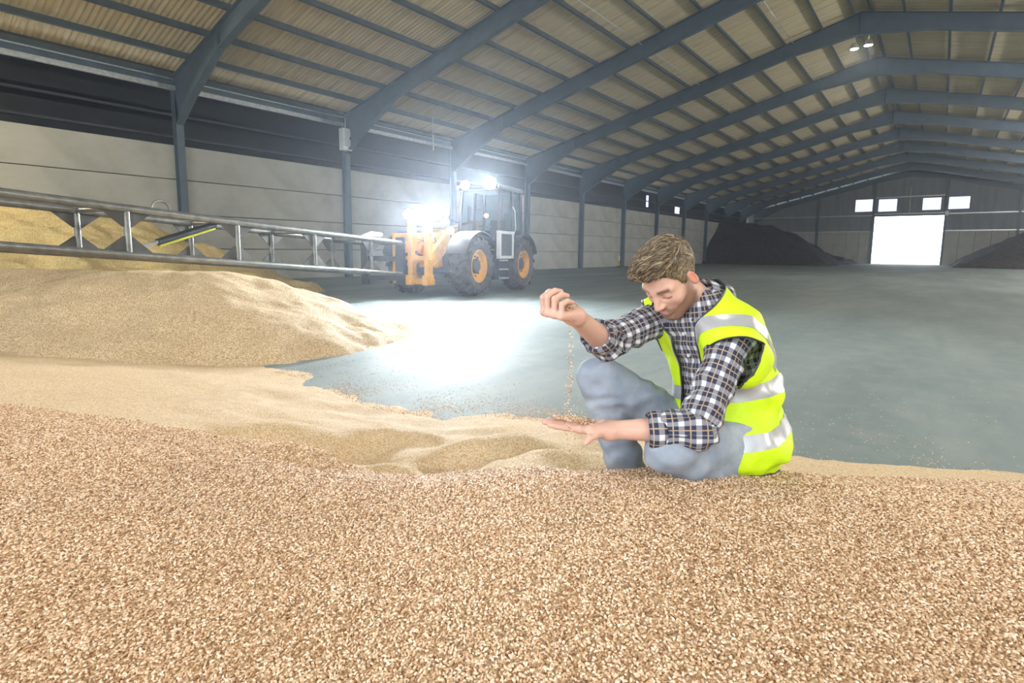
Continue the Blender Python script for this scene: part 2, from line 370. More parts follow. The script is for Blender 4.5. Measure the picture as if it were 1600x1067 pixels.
for i, (a, b, c_, d) in enumerate(WN):
    wo = empty('window_%d' % (i + 1), ((a + b) / 2, YB + .15, c_))
    tag(wo, 'translucent lilac-white window panel, %s from the left above the far doorway' % ordn[i], 'window', kind='structure')
    m = MB(); wd = (b - a) / 2; h = d - c_
    m.bb(-wd, wd, -.1, -.02, -.04, .04); m.bb(-wd, wd, -.1, -.02, h - .04, h + .04); m.bb(-wd - .04, -wd + .03, -.1, -.02, 0, h); m.bb(wd - .03, wd + .04, -.1, -.02, 0, h); m.build('window_frame', MT['frame'], wo)
    NR = 8
    for j in range(NR):
        m = MB(); m.bb(-wd + .03, wd - .03, -.03 + .015 * (j % 2), -.022 + .015 * (j % 2), h * j / NR + .008, h * (j + 1) / NR - .008); m.build('pane', MT['translucent'], wo)
d1 = empty('door_1', ((DL + DR) / 2, YB + .1, 0)); tag(d1, 'wide open far doorway blazing with daylight, steel jambs and sliding-door track', 'doorway', kind='structure')
hw = (DR - DL) / 2
for sg in (-1, 1):
    m = MB(); m.bb(sg * hw - .07, sg * hw + .07, -.15, .12, 0, DH); m.build('door_jamb', MT['frame'], d1)
m = MB(); m.bb(-hw, hw, -.25, -.05, DH - .06, DH + .12); m.build('lintel', MT['frame'], d1)
m = MB(); m.bb(-hw, hw, -.34, -.25, DH + .16, DH + .26); m.build('door_track', MT['galv'], d1)
m = MB(); m.bb(hw - .05, hw + .25, -.5, -.3, DH - .1, DH + .35); m.build('door_motor', MT['whitepaint'], d1)
wf = MB(); 
DN = (-12.2, 5.8, 6.0)  # opening added in the unseen gable to let in fill daylight
wf.prism([(XW, YA, 0), (DN[0], YA, 0), (DN[0], YA, zr(DN[0])), (XW, YA, zr(XW))], (0, .15, 0)); wf.prism([(DN[1], YA, 0), (XE, YA, 0), (XE, YA, zr(XE)), (DN[1], YA, zr(DN[1]))], (0, .15, 0))
wf.prism([(DN[0], YA, DN[2]), (DN[1], YA, DN[2]), (DN[1], YA, zr(DN[1])), (XR, YA, ZR), (DN[0], YA, zr(DN[0]))], (0, .15, 0))
tag(wf.build('wall_front', MT['gable']), 'near gable wall behind the camera with a wide opening added for fill daylight', 'wall', kind='structure')
# ------------------------------------------------------------------ grain
def st(P): P = np.asarray(P); return P @ R0, P @ F0
def noise2(x, y, sc_, seed=0, octs=3):
    rs = np.random.RandomState(seed); o = np.zeros_like(x, dtype=float); amp = 1.0; tot = 0
    for k in range(octs):
        for j in range(5):
            th = rs.uniform(0, 2 * math.pi); ph = rs.uniform(0, 6.28); fr = (2 ** k) * rs.uniform(.7, 1.4) / sc_
            o += amp * np.sin((x * math.cos(th) + y * math.sin(th)) * fr * 6.28 + ph)
        tot += amp * 2.2; amp *= .5
    return o / tot
CREST = np.array([(-9, 3.6, .52), (-5, 2.95, .50), (-3.36, 2.54, .488), (-2.16, 2.23, .451), (-1.48, 2.03, .455), (-1.17, 1.93, .443), (-.89, 1.83, .425), (-.63, 1.72, .423), (-.32, 1.67, .421), (-.16, 1.65, .445), (0, 1.63, .468), (.2, 1.58, .484), (.4, 1.55, .491), (.63, 1.53, .501), (.95, 1.53, .489), (1.46, 1.48, .492), (1.95, 1.43, .495), (5, 1.2, .5)])
EDGE = np.array([(-12, 9.5), (-6.85, 7.6), (-3.35, 5.7), (-1.9, 4.9), (-1.2, 4.15), (-.92, 3.9), (-.44, 3.72), (.1, 3.75), (.4, 3.7), (.81, 3.36), (1.53, 3.0), (2.68, 2.72), (5, 2.4)])
BUMPS = []                                    # hollows and ridges kicked into the grain: point, reach along, across, turn, height
for (x, y, z, a, b, th, h) in [(385, 676, .33, .22, .07, .1, -.05), (450, 684, .33, .2, .06, -.1, -.045), (560, 682, .33, .22, .10, -.3, -.075), (600, 712, .37, .16, .08, -.2, -.085), (705, 690, .36, .15, .08, -.5, -.07),
        (690, 716, .38, .13, .06, .2, -.05), (745, 712, .38, .2, .06, .1, -.05), (480, 660, .3, .25, .09, -.2, .04), (640, 655, .28, .3, .10, .0, .045), (760, 680, .33, .25, .10, .1, .045), (530, 715, .38, .2, .07, -.35, .03), (440, 700, .38, .25, .06, -.35, .03), (620, 695, .36, .16, .05, -.2, .03),
        (930, 722, .42, .1, .06, 0, -.05), (830, 706, .38, .2, .07, .2, .03), (420, 640, .22, .18, .08, 0, -.03), (560, 635, .2, .2, .08, .2, .03), (700, 655, .25, .22, .05, 0, -.03), (350, 655, .25, .25, .1, -.1, -.025), (850, 690, .36, .14, .05, .1, -.035), (440, 612, .12, .15, .1, 0, -.03), (530, 622, .12, .15, .1, 0, -.02)]:
    P = onfloor(x, y, z); s_, t_ = st(P); BUMPS.append((s_, t_, a, b, th, h * 1.45))
def h_bank(s, t):
    tc = np.interp(s, CREST[:, 0], CREST[:, 1]); zc = np.interp(s, CREST[:, 0], CREST[:, 2]); te = np.interp(s, EDGE[:, 0], EDGE[:, 1])
    u = (t - tc) / (te - tc)
    near = zc - .025 * np.clip(tc - t, 0, 3) ** 1.5 + .012 * noise2(s, t, 1.1, 3)
    uu = np.clip(u, 0, 3)
    p = np.interp(s, [-3, -1, 0, .6, 2], [1.25, 1.5, 1.45, 1.12, 1.0])
    far = zc * np.where(uu <= 1, (1 - np.minimum(uu, 1)) ** p, -(uu - 1) * .8)
    far = far + .012 * noise2(s, t, .9, 5) * np.clip(uu * 5, 0, 1) + .006 * noise2(s, t, .3, 9) * np.clip(uu * 5, 0, 1)
    k = .05
    h = np.where(u < 0, near, far)
    # round the crest
    h = h - .018 * np.exp(-((t - tc) / .12) ** 2) * (s > -9)
    rip = np.clip(uu * 6, 0, 1) * np.clip((.95 - uu) * 4, 0, 1) * np.clip((s + 1.7) * 2, 0, 1) * np.clip((.75 - s) * 3, 0, 1)
    h = h + rip * .020 * noise2(s * 1.0 + .4 * t, t * 1.9, .75, 57, 2)
    for (a0, b0, a, b, th, hh) in BUMPS:
        dx, dy = s - a0, t - b0; X = dx * math.cos(th) + dy * math.sin(th); Yq = -dx * math.sin(th) + dy * math.cos(th)
        h = h + hh * np.exp(-(X / a) ** 2 - (Yq / (b * 1.5)) ** 2)
    return h
def height_obj(name, fn, s_arr, t_arr, mat, zmin=-.06, skirt=True):
    Sg, Tg = np.meshgrid(s_arr, t_arr); Z = np.maximum(fn(Sg, Tg), zmin)
    P = Sg[..., None] * R0 + Tg[..., None] * F0; P[..., 2] = Z
    ny, nx = Sg.shape; idx = np.arange(nx * ny).reshape(ny, nx)
    q = np.stack([idx[:-1, :-1], idx[:-1, 1:], idx[1:, 1:], idx[1:, :-1]], -1).reshape(-1, 4)
    zc = Z.reshape(-1)[q].max(1); q = q[zc > zmin + 1e-6]
    used = np.unique(q); mp = -np.ones(nx * ny, int); mp[used] = np.arange(len(used))
    me = bpy.data.meshes.new(name); me.from_pydata(P.reshape(-1, 3)[used].tolist(), [], mp[q].tolist()); me.shade_smooth(); me.materials.append(mat)
    o = bpy.data.objects.new(name, me); col.objects.link(o); return o
tv = np.concatenate([np.arange(-1.2, 1.2, .06), np.arange(1.2, 4.2, .02), np.arange(4.2, 9.6, .06)])
sv = np.concatenate([np.arange(-10, -3, .1), np.arange(-3, 2.4, .02), np.arange(2.4, 5.01, .08)])
tag(height_obj('grain_bank', h_bank, sv, tv, MT['grain'], -.03), 'wide foreground bank of pale brown wheat the person kneels on', 'grain', kind='stuff')
def seg_heap(H, slope, p0, p1, rough=.05, seed=1, cap=.5):
    p0 = np.array(p0, float); p1 = np.array(p1, float); d = p1 - p0; L2 = d @ d
    def fn(s, t):
        u = np.clip(((s - p0[0]) * d[0] + (t - p0[1]) * d[1]) / L2, 0, 1)
        r = np.hypot(s - p0[0] - u * d[0], t - p0[1] - u * d[1])
        r = r + rough * noise2(s, t, 1.6, seed, 4)
        rr = np.sqrt(r * r + cap * cap) - cap
        h = H - slope * rr
        h = np.where(h < .12, h * 1.25 - .03, h) + .012 * noise2(s, t, .5, seed + 3)
        return np.where(s * R0[0] + t * F0[0] < XW + .02, -1.0, h)
    return fn
h1 = seg_heap(.84, .375, (-4.05, 7.3), (-13, 8.1), .13, 11, .5)
tag(height_obj('grain_heap', h1, np.arange(-14, -.6, .05), np.arange(4.0, 11.5, .05), MT['grain_heap'], -.03), 'rounded mid-height heap of wheat on the concrete, beneath the lattice boom', 'grain heap', 'heaps of stored wheat')
P = at(95, 325, 13.2); s_, t_ = st(P)
h2 = seg_heap(2.25, .42, (s_, t_), (s_ - 9, t_ + 1), .3, 21, .5)
tag(height_obj('grain_heap', h2, np.arange(s_ - 9, s_ + 7.5, .06), np.arange(t_ - 6.5, t_ + 7, .06), MT['grain_far'], -.03), 'tall golden heap of grain seen through the lattice boom by the left wall', 'grain heap', 'heaps of stored wheat')
# dark meal heaps at the far end (built on world axes)
def world_heap(name, fn, xs_, ys_, label):
    X, Y = np.meshgrid(xs_, ys_); Z = np.maximum(fn(X, Y), -.05); ny, nx = X.shape; idx = np.arange(nx * ny).reshape(ny, nx)
    q = np.stack([idx[:-1, :-1], idx[:-1, 1:], idx[1:, 1:], idx[1:, :-1]], -1).reshape(-1, 4); q = q[Z.reshape(-1)[q].max(1) > -.049]
    V_ = np.stack([X, Y, Z], -1).reshape(-1, 3); used = np.unique(q); mp = -np.ones(nx * ny, int); mp[used] = np.arange(len(used))
    me = bpy.data.meshes.new(name); me.from_pydata(V_[used].tolist(), [], mp[q].tolist()); me.shade_smooth(); me.materials.append(MT['meal'])
    o = bpy.data.objects.new(name, me); col.objects.link(o); tag(o, label, 'heap', 'dark heaps at the far end'); return o
def smin_(a, b, k): h = np.clip(.5 + .5 * (b - a) / k, 0, 1); return b * (1 - h) + a * h - k * h * (1 - h)
def hl(X, Y):
    a = .85 * (Y - 56.6 - .8 * noise2(X, Y, 7, 31)); b = .52 * (-8.2 - X + .8 * noise2(X, Y, 6, 33)); return smin_(smin_(a, b, .6), 4.5 + .25 * noise2(X, Y, 5, 34) - .05 * (X + 18), .8) + .07 * noise2(X, Y, 1.3, 35)
world_heap('meal_heap', hl, np.arange(XW, -6, .25), np.arange(55, YB - .1, .25), 'dark brown heap filling the far left corner, left of the doorway')
def hr(X, Y):
    a = .62 * (X - .9 + .5 * noise2(X, Y, 6, 41)); b = .7 * (Y - 61.5 - .6 * noise2(X, Y, 7, 43)); return smin_(smin_(a, b, .5), 4.2 + .3 * noise2(X, Y, 5, 44), .8) + .06 * noise2(X, Y, 1.3, 45)
world_heap('meal_heap', hr, np.arange(0, XE, .25), np.arange(60, YB - .1, .25), 'dark heap at the far end, right of the doorway')

# kernels ------------------------------------------------------------
def kernel_tree(k=1.0):
    g = bpy.data.node_groups.new('kernels', 'GeometryNodeTree')
    g.interface.new_socket('Geometry', in_out='INPUT', socket_type='NodeSocketGeometry'); g.interface.new_socket('Geometry', in_out='OUTPUT', socket_type='NodeSocketGeometry')
    N = g.nodes; i = N.new('NodeGroupInput'); o = N.new('NodeGroupOutput')
    ico = N.new('GeometryNodeMeshIcoSphere'); ico.inputs['Radius'].default_value = 1.0; ico.inputs['Subdivisions'].default_value = 2
    tr = N.new('GeometryNodeTransform'); tr.inputs['Scale'].default_value = (.0040 * k, .0023 * k, .0021 * k)
    ss = N.new('GeometryNodeSetShadeSmooth'); smt = N.new('GeometryNodeSetMaterial'); smt.inputs['Material'].default_value = MT['kernel']
    ip = N.new('GeometryNodeInstanceOnPoints')
    rv = N.new('FunctionNodeRandomValue'); rv.data_type = 'FLOAT_VECTOR'; rv.inputs[0].default_value = (-.5, -.6, 0); rv.inputs[1].default_value = (.5, .6, 6.283)
    rs = N.new('FunctionNodeRandomValue'); rs.data_type = 'FLOAT'; rs.inputs[2].default_value = .8; rs.inputs[3].default_value = 1.15
    L = g.links.new
    L(ico.outputs[0], tr.inputs[0]); L(tr.outputs[0], ss.inputs[0]); L(ss.outputs[0], smt.inputs[0]); L(smt.outputs[0], ip.inputs['Instance'])
    L(i.outputs[0], ip.inputs['Points']); L(rv.outputs[0], ip.inputs['Rotation']); L(rs.outputs[1], ip.inputs['Scale']); L(ip.outputs[0], o.inputs[0])
    return g
KT = kernel_tree(); KTS = kernel_tree(.72)
def kernels(name, pts, label, cat='grain', parent=None, small=False):
    me = bpy.data.meshes.new(name); me.vertices.add(len(pts)); me.vertices.foreach_set('co', np.asarray(pts, np.float32).ravel()); me.update(); me.materials.append(MT['kernel'])
    o = bpy.data.objects.new(name, me); link(o, parent); m = o.modifiers.new('kernels', 'NODES'); m.node_group = KTS if small else KT
    if label: tag(o, label, cat, kind='stuff')
    else: o['kind'] = 'stuff'
    return o
def vis(P, mx=420, my=260):
    v = P - C0; d = v @ FW; x = PPX + FPX * (v @ RI) / d; y = PPY - FPX * (v @ UP) / d
    return (d > .2) & (x > -mx) & (x < 1600 + mx) & (y > 0) & (y < 1067 + my)
rs = np.random.RandomState(5)
def bank_pts(n_per_m2, s0, s1, t0, t1, keep):
    n = int(n_per_m2 * (s1 - s0) * (t1 - t0)); s = rs.uniform(s0, s1, n); t = rs.uniform(t0, t1, n)
    tc = np.interp(s, CREST[:, 0], CREST[:, 1]); k = keep(s, t, tc); s, t = s[k], t[k]
    P = s[:, None] * R0 + t[:, None] * F0; P[:, 2] = h_bank(s, t) + rs.uniform(-.0015, .0045, len(s)); return P[vis(P)]
dens = 60000
PA = bank_pts(dens, -3.2, 2.2, .3, 2.75, lambda s, t, tc: (t < tc + .25) & (rs.uniform(0, 1, len(t)) < np.clip((tc + .25 - t) / .2, 0, 1) * np.interp(t, [0, 1.6, 2.4], [1, 1, .6])))
kernels('wheat_kernels', PA, 'loose wheat kernels covering the front of the grain bank')
# spill on the concrete around the bank
n = 170000; s = rs.uniform(-2.2, 4.5, n); t = rs.uniform(2.3, 6.0, n); te = np.interp(s, EDGE[:, 0], EDGE[:, 1]); d = t - te
dn = noise2(s, t, 1.2, 77, 3)
pr = np.where(s < 1.2, .95 * np.exp(-np.maximum(d, 0) / .20) + .03 * np.exp(-np.maximum(d, 0) / .9), .30 * np.exp(-np.maximum(d, 0) / .14) + .06 * np.exp(-np.maximum(d, 0) / 1.0)) * np.clip(.75 + 1.3 * dn, .08, 2)
k = (d > -.15) & (rs.uniform(0, 1, n) < pr * .8); P = s[k][:, None] * R0 + t[k][:, None] * F0; P[:, 2] = np.maximum(h_bank(s[k], t[k]), 0) + .001
kernels('spilled_wheat', P[vis(P)], 'scattered wheat kernels spilled on the concrete beyond the bank')

# ------------------------------------------------------------------ the loader
FLw = onfloor(738, 462); RLw = onfloor(808, 452)
fdir = FLw - RLw; fdir[2] = 0; WB = np.linalg.norm(fdir[:2]); fdir /= np.linalg.norm(fdir)
ldir = np.array([-fdir[1], fdir[0], 0])
TR = .95
org = FLw - ldir * TR; rzv = math.atan2(fdir[1], fdir[0])
LD = empty('wheel_loader', tuple(org), rzv)
tag(LD, 'yellow and dark agricultural loader with blazing work lamps, carrying the lattice boom', 'loader')
def tyre_mesh(Rr, Wd):
    m = MB(); ri = Rr * .52
    prof = [(ri, -Wd * .36), (ri + .03, -Wd * .42), (Rr * .72, -Wd * .5), (Rr * .84, -Wd * .47), (Rr * .90, -Wd * .40), (Rr * .915, -Wd * .2), (Rr * .92, 0), (Rr * .915, Wd * .2), (Rr * .90, Wd * .40), (Rr * .84, Wd * .47), (Rr * .72, Wd * .5), (ri + .03, Wd * .42), (ri, Wd * .36)]
    m.lathe(prof, 40, 'y', closed=True)
    N = 18
    for k in range(N):
        for sg in (-1, 1):
            th = 2 * math.pi * (k + (.5 if sg > 0 else 0)) / N
            for (ya, yb, da, db, rr) in ((0.0, .27, 0, .13, .975), (.27, .49, .13, .22, .965)):
                pts = []
                for rad in (Rr * .88, Rr * (1.0 if ya < .2 else .985)):
                    for (yy, dd) in ((ya, da), (yb, db)):
                        for wv in (-.055, .055):
                            q = th + dd + wv * (1 if ya < .2 else 1.15); rad2 = rad if yy < .45 else rad * .955
                            pts.append((rad2 * math.cos(q), sg * yy * Wd, rad2 * math.sin(q)))
                m.add(pts, [(0, 1, 3, 2), (4, 6, 7, 5), (0, 4, 5, 1), (2, 3, 7, 6), (0, 2, 6, 4), (1, 5, 7, 3)])
    me = m.mesh('tyre'); me.materials.append(MT['rubber']); smooth_by_angle(me, 35); return me
def rim_mesh(Rr, Wd):
    m = MB(); ri = Rr * .54
    m.lathe([(ri, Wd * .40), (ri - .03, Wd * .42), (ri - .06, Wd * .34), (ri - .08, Wd * .16), (ri * .5, Wd * .10), (ri * .42, Wd * .18), (0.001, Wd * .18)], 28, 'y')
    m.lathe([(ri, Wd * .40), (ri, -Wd * .4), (0.001, -Wd * .3)], 28, 'y')
    me = m.mesh('rim'); me.materials.append(MT['yellow']); smooth_by_angle(me, 35); return me
def hub_mesh(Rr, Wd):
    m = MB(); m.lathe([(.19, Wd * .1), (.19, Wd * .24), (.15, Wd * .3), (.001, Wd * .31)], 20, 'y')
    for k in range(10):
        th = 6.283 * k / 10; m.tube([(.245 * math.cos(th), Wd * .1, .245 * math.sin(th)), (.245 * math.cos(th), Wd * .2, .245 * math.sin(th))], .018, 6)
    me = m.mesh('hub'); me.materials.append(MT['darkpaint']); return me
RW, WT = .77, .52
tm, rm, hm = tyre_mesh(RW, WT), rim_mesh(RW, WT), hub_mesh(RW, WT)
for (x, y) in ((0, TR), (0, -TR), (-WB, TR), (-WB, -TR)):
    rot = (0, random.uniform(0, 1), 0 if y > 0 else math.pi)
    wo = inst(tm, 'tyre', LD, (x, y, RW - .015), rot); r_ = inst(rm, 'rim', wo, (0, 0, 0)); inst(hm, 'hub', wo, (0, 0, 0))
def arch(x, y0, y1, R_, a0, a1, name, mat, th=.03):
    m = MB(); n = 12; poly = [(x + R_ * math.cos(a0 + (a1 - a0) * i / n), y0, RW + R_ * math.sin(a0 + (a1 - a0) * i / n)) for i in range(n + 1)]
    poly += [(x + (R_ - th) * math.cos(a1 - (a1 - a0) * i / n), y0, RW + (R_ - th) * math.sin(a1 - (a1 - a0) * i / n)) for i in range(n + 1)]
    N = len(poly); P = [np.array(p) for p in poly]; Q = [p + np.array((0, y1 - y0, 0)) for p in P]
    fs = [(i, (i + 1) % N, N + (i + 1) % N, N + i) for i in range(N)] + [(i, i + 1, N - 2 - i, N - 1 - i) for i in range(n)] + [(N + i, N + N - 1 - i, N + N - 2 - i, N + i + 1) for i in range(n)]
    m.add(P + Q, fs); return m.build(name, mat, LD, True)
for sg in (-1, 1):
    y0, y1 = sg * (TR - .29), sg * (TR + .29)
    arch(0, y0, y1, RW + .09, math.radians(20), math.radians(150), 'front_mudguard', MT['darkpaint'])
    arch(-WB, y0, y1, RW + .1, math.radians(5), math.radians(160), 'rear_mudguard', MT['darkpaint'])
m = MB(); m.box((-WB / 2, 0, .82), (WB + .7, .85, .5)); m.box((0, 0, .72), (.4, 1.5, .34)); m.box((-WB, 0, .72), (.4, 1.5, .34)); m.build('chassis', MT['darkpaint'], LD, bevel=.03)
m = MB(); m.box((-WB - .25, .0, 1.3), (1.3, 1.3, .62)); m.build('engine_cover', MT['yellow'], LD, bevel=.08)
m = MB(); m.box((-WB - 1.02, 0, .95), (.3, 1.5, .7)); m.build('counterweight', MT['darkpaint'], LD, bevel=.05)
# cab, set to the left of the machine
cx0, cx1, cya, cyb, cz0, cz1 = -2.62, -1.1, -.12, 1.14, 1.12, 2.80; cmx = (cx0 + cx1) / 2 - .12; cyc = (cya + cyb) / 2
yt = lambda y: cyc + (y - cyc) * .93
m = MB(); m.bb(cx0, cx1, cya, cyb, .98, 1.16); m.bb(cx0 - .02, cx0 + .1, cya, cyb, 1.1, 1.75); m.bb(cx0, cx1 - .02, cyb - .05, cyb, 1.1, 1.45); m.build('cab_floor', MT['darkpaint'], LD, bevel=.03)
for (x, y, xt) in ((cx1, cyb, cx1 - .16), (cx1, cya, cx1 - .16), (cx0, cyb, cx0 + .08), (cx0, cya, cx0 + .08), (cmx, cyb, cmx), (cmx, cya, cmx)):
    m = MB(); m.bar((x, y, cz0), (xt, yt(y), cz1), .07, .08, up=(1, 0, 0)); m.build('cab_pillar', MT['darkpaint'], LD)
m = MB(); m.box(((cx0 + cx1) / 2 - .03, cyc, cz1 + .06), (1.7, 1.34, .14), taper=.9); m.build('cab_roof', MT['darkpaint'], LD, bevel=.05)
tg = NT('cab_glass'); tg.P(Base_Color=(.45, .6, .62), Roughness=.03, Transmission_Weight=1.0, IOR=1.12); MT['glass'] = tg.m
def pane(a, b, c_, d, name='cab_window'):
    a, b, c_, d = [np.array(q, float) for q in (a, b, c_, d)]; nrm = np.cross(b - a, d - a); nrm /= np.linalg.norm(nrm)
    m = MB(); m.prism([a, b, c_, d], nrm * .008); return m.build(name, MT['glass'], LD)
pane((cx1, cya, cz0 + .1), (cx1, cyb, cz0 + .1), (cx1 - .16, yt(cyb), cz1), (cx1 - .16, yt(cya), cz1), 'windscreen')
for yy in (cya, cyb):
    pane((cx1 - .03, yy, cz0 + .35), (cmx + .04, yy, cz0 + .35), (cmx + .04, yt(yy), cz1), (cx1 - .16, yt(yy), cz1), 'cab_door_glass')
    pane((cmx - .05, yy, cz0 + .6), (cx0 + .1, yy, cz0 + .6), (cx0 + .1, yt(yy), cz1), (cmx - .05, yt(yy), cz1))
pane((cx0, cya, 1.75), (cx0, cyb, 1.75), (cx0 + .08, yt(cyb), cz1), (cx0 + .08, yt(cya), cz1), 'rear_window')
m = MB(); m.box((-2.05, cyc, 1.38), (.5, .5, .14)); m.box((-2.28, cyc, 1.72), (.12, .48, .62), np.array(Matrix.Rotation(-.12, 3, 'Y'))); m.build('driver_seat', MT['darkpaint'], LD, bevel=.04)
m = MB(); m.lathe([(.17 + .016 * math.cos(q), .016 * math.sin(q)) for q in np.linspace(0, 6.283, 8, endpoint=False)], 20, 'z', (-1.5, cyc, 1.8), True); m.tube([(-1.5, cyc, 1.8), (-1.3, cyc, 1.2)], .03, 8); m.build('steering_wheel', MT['darkpaint'], LD)
# left flank: tank box with pale surround, steps, handrail, mirror
m = MB(); m.bb(-1.85, -1.08, 1.0, 1.2, .98, 1.62); m.build('side_tank', MT['darkpaint'], LD, bevel=.05)
m = MB()
for (a, b, c_, d) in ((-1.89, -1.81, .95, 1.66), (-1.11, -1.03, .95, 1.66), (-1.89, -1.03, 1.6, 1.68), (-1.89, -1.03, .93, 1.01)): m.bb(a, b, 1.1, 1.225, c_, d)
m.build('tank_surround', MT['whitepaint'], LD, bevel=.015)
for j, z in enumerate((.38, .62, .86)):
    m = MB(); m.bb(-1.7, -1.2, .86, 1.18 - .02 * j, z, z + .035); m.build('step', MT['galv'], LD)
for xa in (-1.74, -1.2): m = MB(); m.bb(xa, xa + .04, .86, 1.1, .36, .95); m.build('step_bracket', MT['darkpaint'], LD)
for yy, so in ((cyb, 1), (cya, -1)):
    m = MB(); m.tube([(cx1, yy, 1.9), (cx1 + .14, yy + so * .2, 2.0), (cx1 + .14, yy + so * .24, 2.5)], .018, 6); m.build('mirror_arm', MT['darkpaint'], LD)
    m = MB(); m.box((cx1 + .13, yy + so * .27, 2.28), (.05, .2, .36)); m.build('mirror', MT['darkpaint'], LD, bevel=.015)
m = MB(); m.tube([(cmx, cyb + .03, 1.6), (cmx, cyb + .09, 1.75), (cmx, cyb + .06, 2.25), (cmx, cyb - .02, 2.4)], .016, 6); m.build('handrail', MT['whitepaint'], LD)
m = MB(); m.tube([(-WB - .1, -.75, 1.6), (-WB - .1, -.75, 2.5)], .055, 10); m.build('exhaust', MT['darkpaint'], LD)
m = MB(); m.bar((-WB - .2, -.52, 1.9), (.75, -.52, 1.25), .3, .36); m.build('main_boom', MT['yellow'], LD, bevel=.03)
m = MB(); m.bar((.3, -.52, 1.34), (1.0, -.52, 1.18), .22, .27); m.build('inner_boom', MT['yellow'], LD, bevel=.02)
# front frame: yellow masts, cross-members, lift arm, rams
def loc(P): P = np.array(P) - org; return np.array((P @ fdir, P @ ldir, P[2]))
lmpA, lmpB = loc(at(640, 335, 13.35)), loc(at(681, 335, 13.35))
mx = .95
mast_y = [lmpB[1] - .02, lmpA[1] + .08]
for y in mast_y:
    m = MB(); m.box((mx, y, 1.08), (.2, .13, 1.55)); m.box((mx + .03, y, .42), (.3, .16, .25)); m.build('mast', MT['yellow'], LD, bevel=.015)
for z, hh in ((.38, .14), (.95, .1), (1.5, .12)):
    m = MB(); m.bar((mx, mast_y[0] + .15, z), (mx, mast_y[1] - .55, z), .12, hh); m.build('cross_member', MT['yellow'], LD, bevel=.01)
for y in (mast_y[1] - .5, ):
    m = MB(); m.box((mx, y, .95), (.14, .09, 1.2)); m.build('mast', MT['yellow'], LD, bevel=.01)
for y in (.28, -.28):
    m = MB(); m.prism([(-.1, y - .06, 1.55), (.2, y - .06, 1.6), (.95, y - .06, 1.05), (1.0, y - .06, .75), (.8, y - .06, .75), (.05, y - .06, 1.2), (-.1, y - .06, 1.2)], (0, .12, 0)); m.build('lift_arm', MT['yellow'], LD, bevel=.015)
    m = MB(); m.tube([(.1, y * .5, .8), (.55, y * .5, .95)], .06, 10); m.tube([(.55, y * .5, .95), (.9, y * .5, 1.1)], .032, 8); m.build('lift_ram', MT['darkpaint'], LD, True)
m = MB(); m.box((.25, 0, 1.0), (.7, .6, .6), taper=.8); m.build('front_housing', MT['yellow'], LD, bevel=.06)
m = MB(); m.tube([(.5, .2, 1.3), (.8, .3, 1.6), (.95, .25, 1.3), (1.0, .2, .9)], .02, 6); m.tube([(.5, -.1, 1.3), (.8, -.2, 1.55), (.95, -.2, 1.2)], .02, 6); m.build('hydraulic_hose', MT['rubber'], LD)
# work lamps on masts and cab
MT['lamp'] = emit('lamp_glow', (.93, .98, 1.0), 260.0)
MT['lamp_small'] = emit('small_lamp_glow', (1, .97, .9), 120.0)
MT['indicator'] = emit('indicator_glow', (1.0, .35, .18), 9.0)
def work_lamp(p, tgt, r, mat, energy, name='work_lamp', stalk=None, spot=True, ang=125, cool=(.86, .94, 1.0)):
    p = np.array(p, float); d = np.array(tgt, float) - p; d /= np.linalg.norm(d)
    a = np.cross(d, (0, 0, 1)); a /= np.linalg.norm(a); b = np.cross(a, d)
    rot = np.column_stack([d, a, b])
    m = MB(); prof = [(.35 * r, -.9 * r), (.8 * r, -.6 * r), (1.1 * r, .0), (1.15 * r, .25 * r), (1.0 * r, .25 * r), (.95 * r, .05 * r)]
    m.lathe(prof, 20, 'x'); m.v = [tuple(rot @ np.array(q) + p) for q in m.v]; ho = m.build(name, MT['darkpaint'], LD, True)
    m = MB(); m.lathe([(.97 * r, .08 * r), (.7 * r, .2 * r), (.001, .26 * r)], 20, 'x'); m.v = [tuple(rot @ np.array(q) + p) for q in m.v]; m.build('lens', mat, ho, True)
    if stalk is not None: m = MB(); m.tube([p - d * r * .3, np.array(stalk)], .025, 6); m.build('lamp_stalk', MT['darkpaint'], ho)
    if energy:
        wp = org + fdir * p[0] + ldir * p[1] + np.array((0, 0, p[2])); wd = fdir * d[0] + ldir * d[1] + np.array((0, 0, d[2]))
        wp = wp + wd * r * .9
        light('work_lamp_beam', 'SPOT', tuple(wp), tuple(wp + wd), energy, cool, spot_size=math.radians(ang), spot_blend=.9, shadow_soft_size=r * .8)
tg0 = loc(np.array((-1.2, 0.5, .6)))
LAMP_E = 1500
work_lamp(lmpA, tg0, .14, MT['lamp'], LAMP_E, stalk=(mx, mast_y[1], 1.82)); work_lamp(lmpB, tg0, .16, MT['lamp'], LAMP_E, stalk=(mx, mast_y[0], 1.82))
cA, cB = np.array((-.98, .17, 2.9)), np.array((-1.0, .92, 2.93))
work_lamp(cA, tg0, .12, MT['lamp'], LAMP_E, stalk=(cA[0] - .25, cA[1], 2.8)); work_lamp(cB, tg0, .17, MT['lamp'], LAMP_E, stalk=(cB[0] - .25, cB[1], 2.8))
hA = loc(at(704, 360, 13.6)); work_lamp(hA, tg0, .09, MT['lamp_small'], 40, 'headlamp', stalk=(.3, .5, 1.4))
iA = loc(at(760, 337, 14.2)); work_lamp(iA, tg0, .055, MT['indicator'], 30, 'indicator_lamp', stalk=(iA[0] - .2, iA[1] - .2, iA[2]), cool=(1, .4, .2))

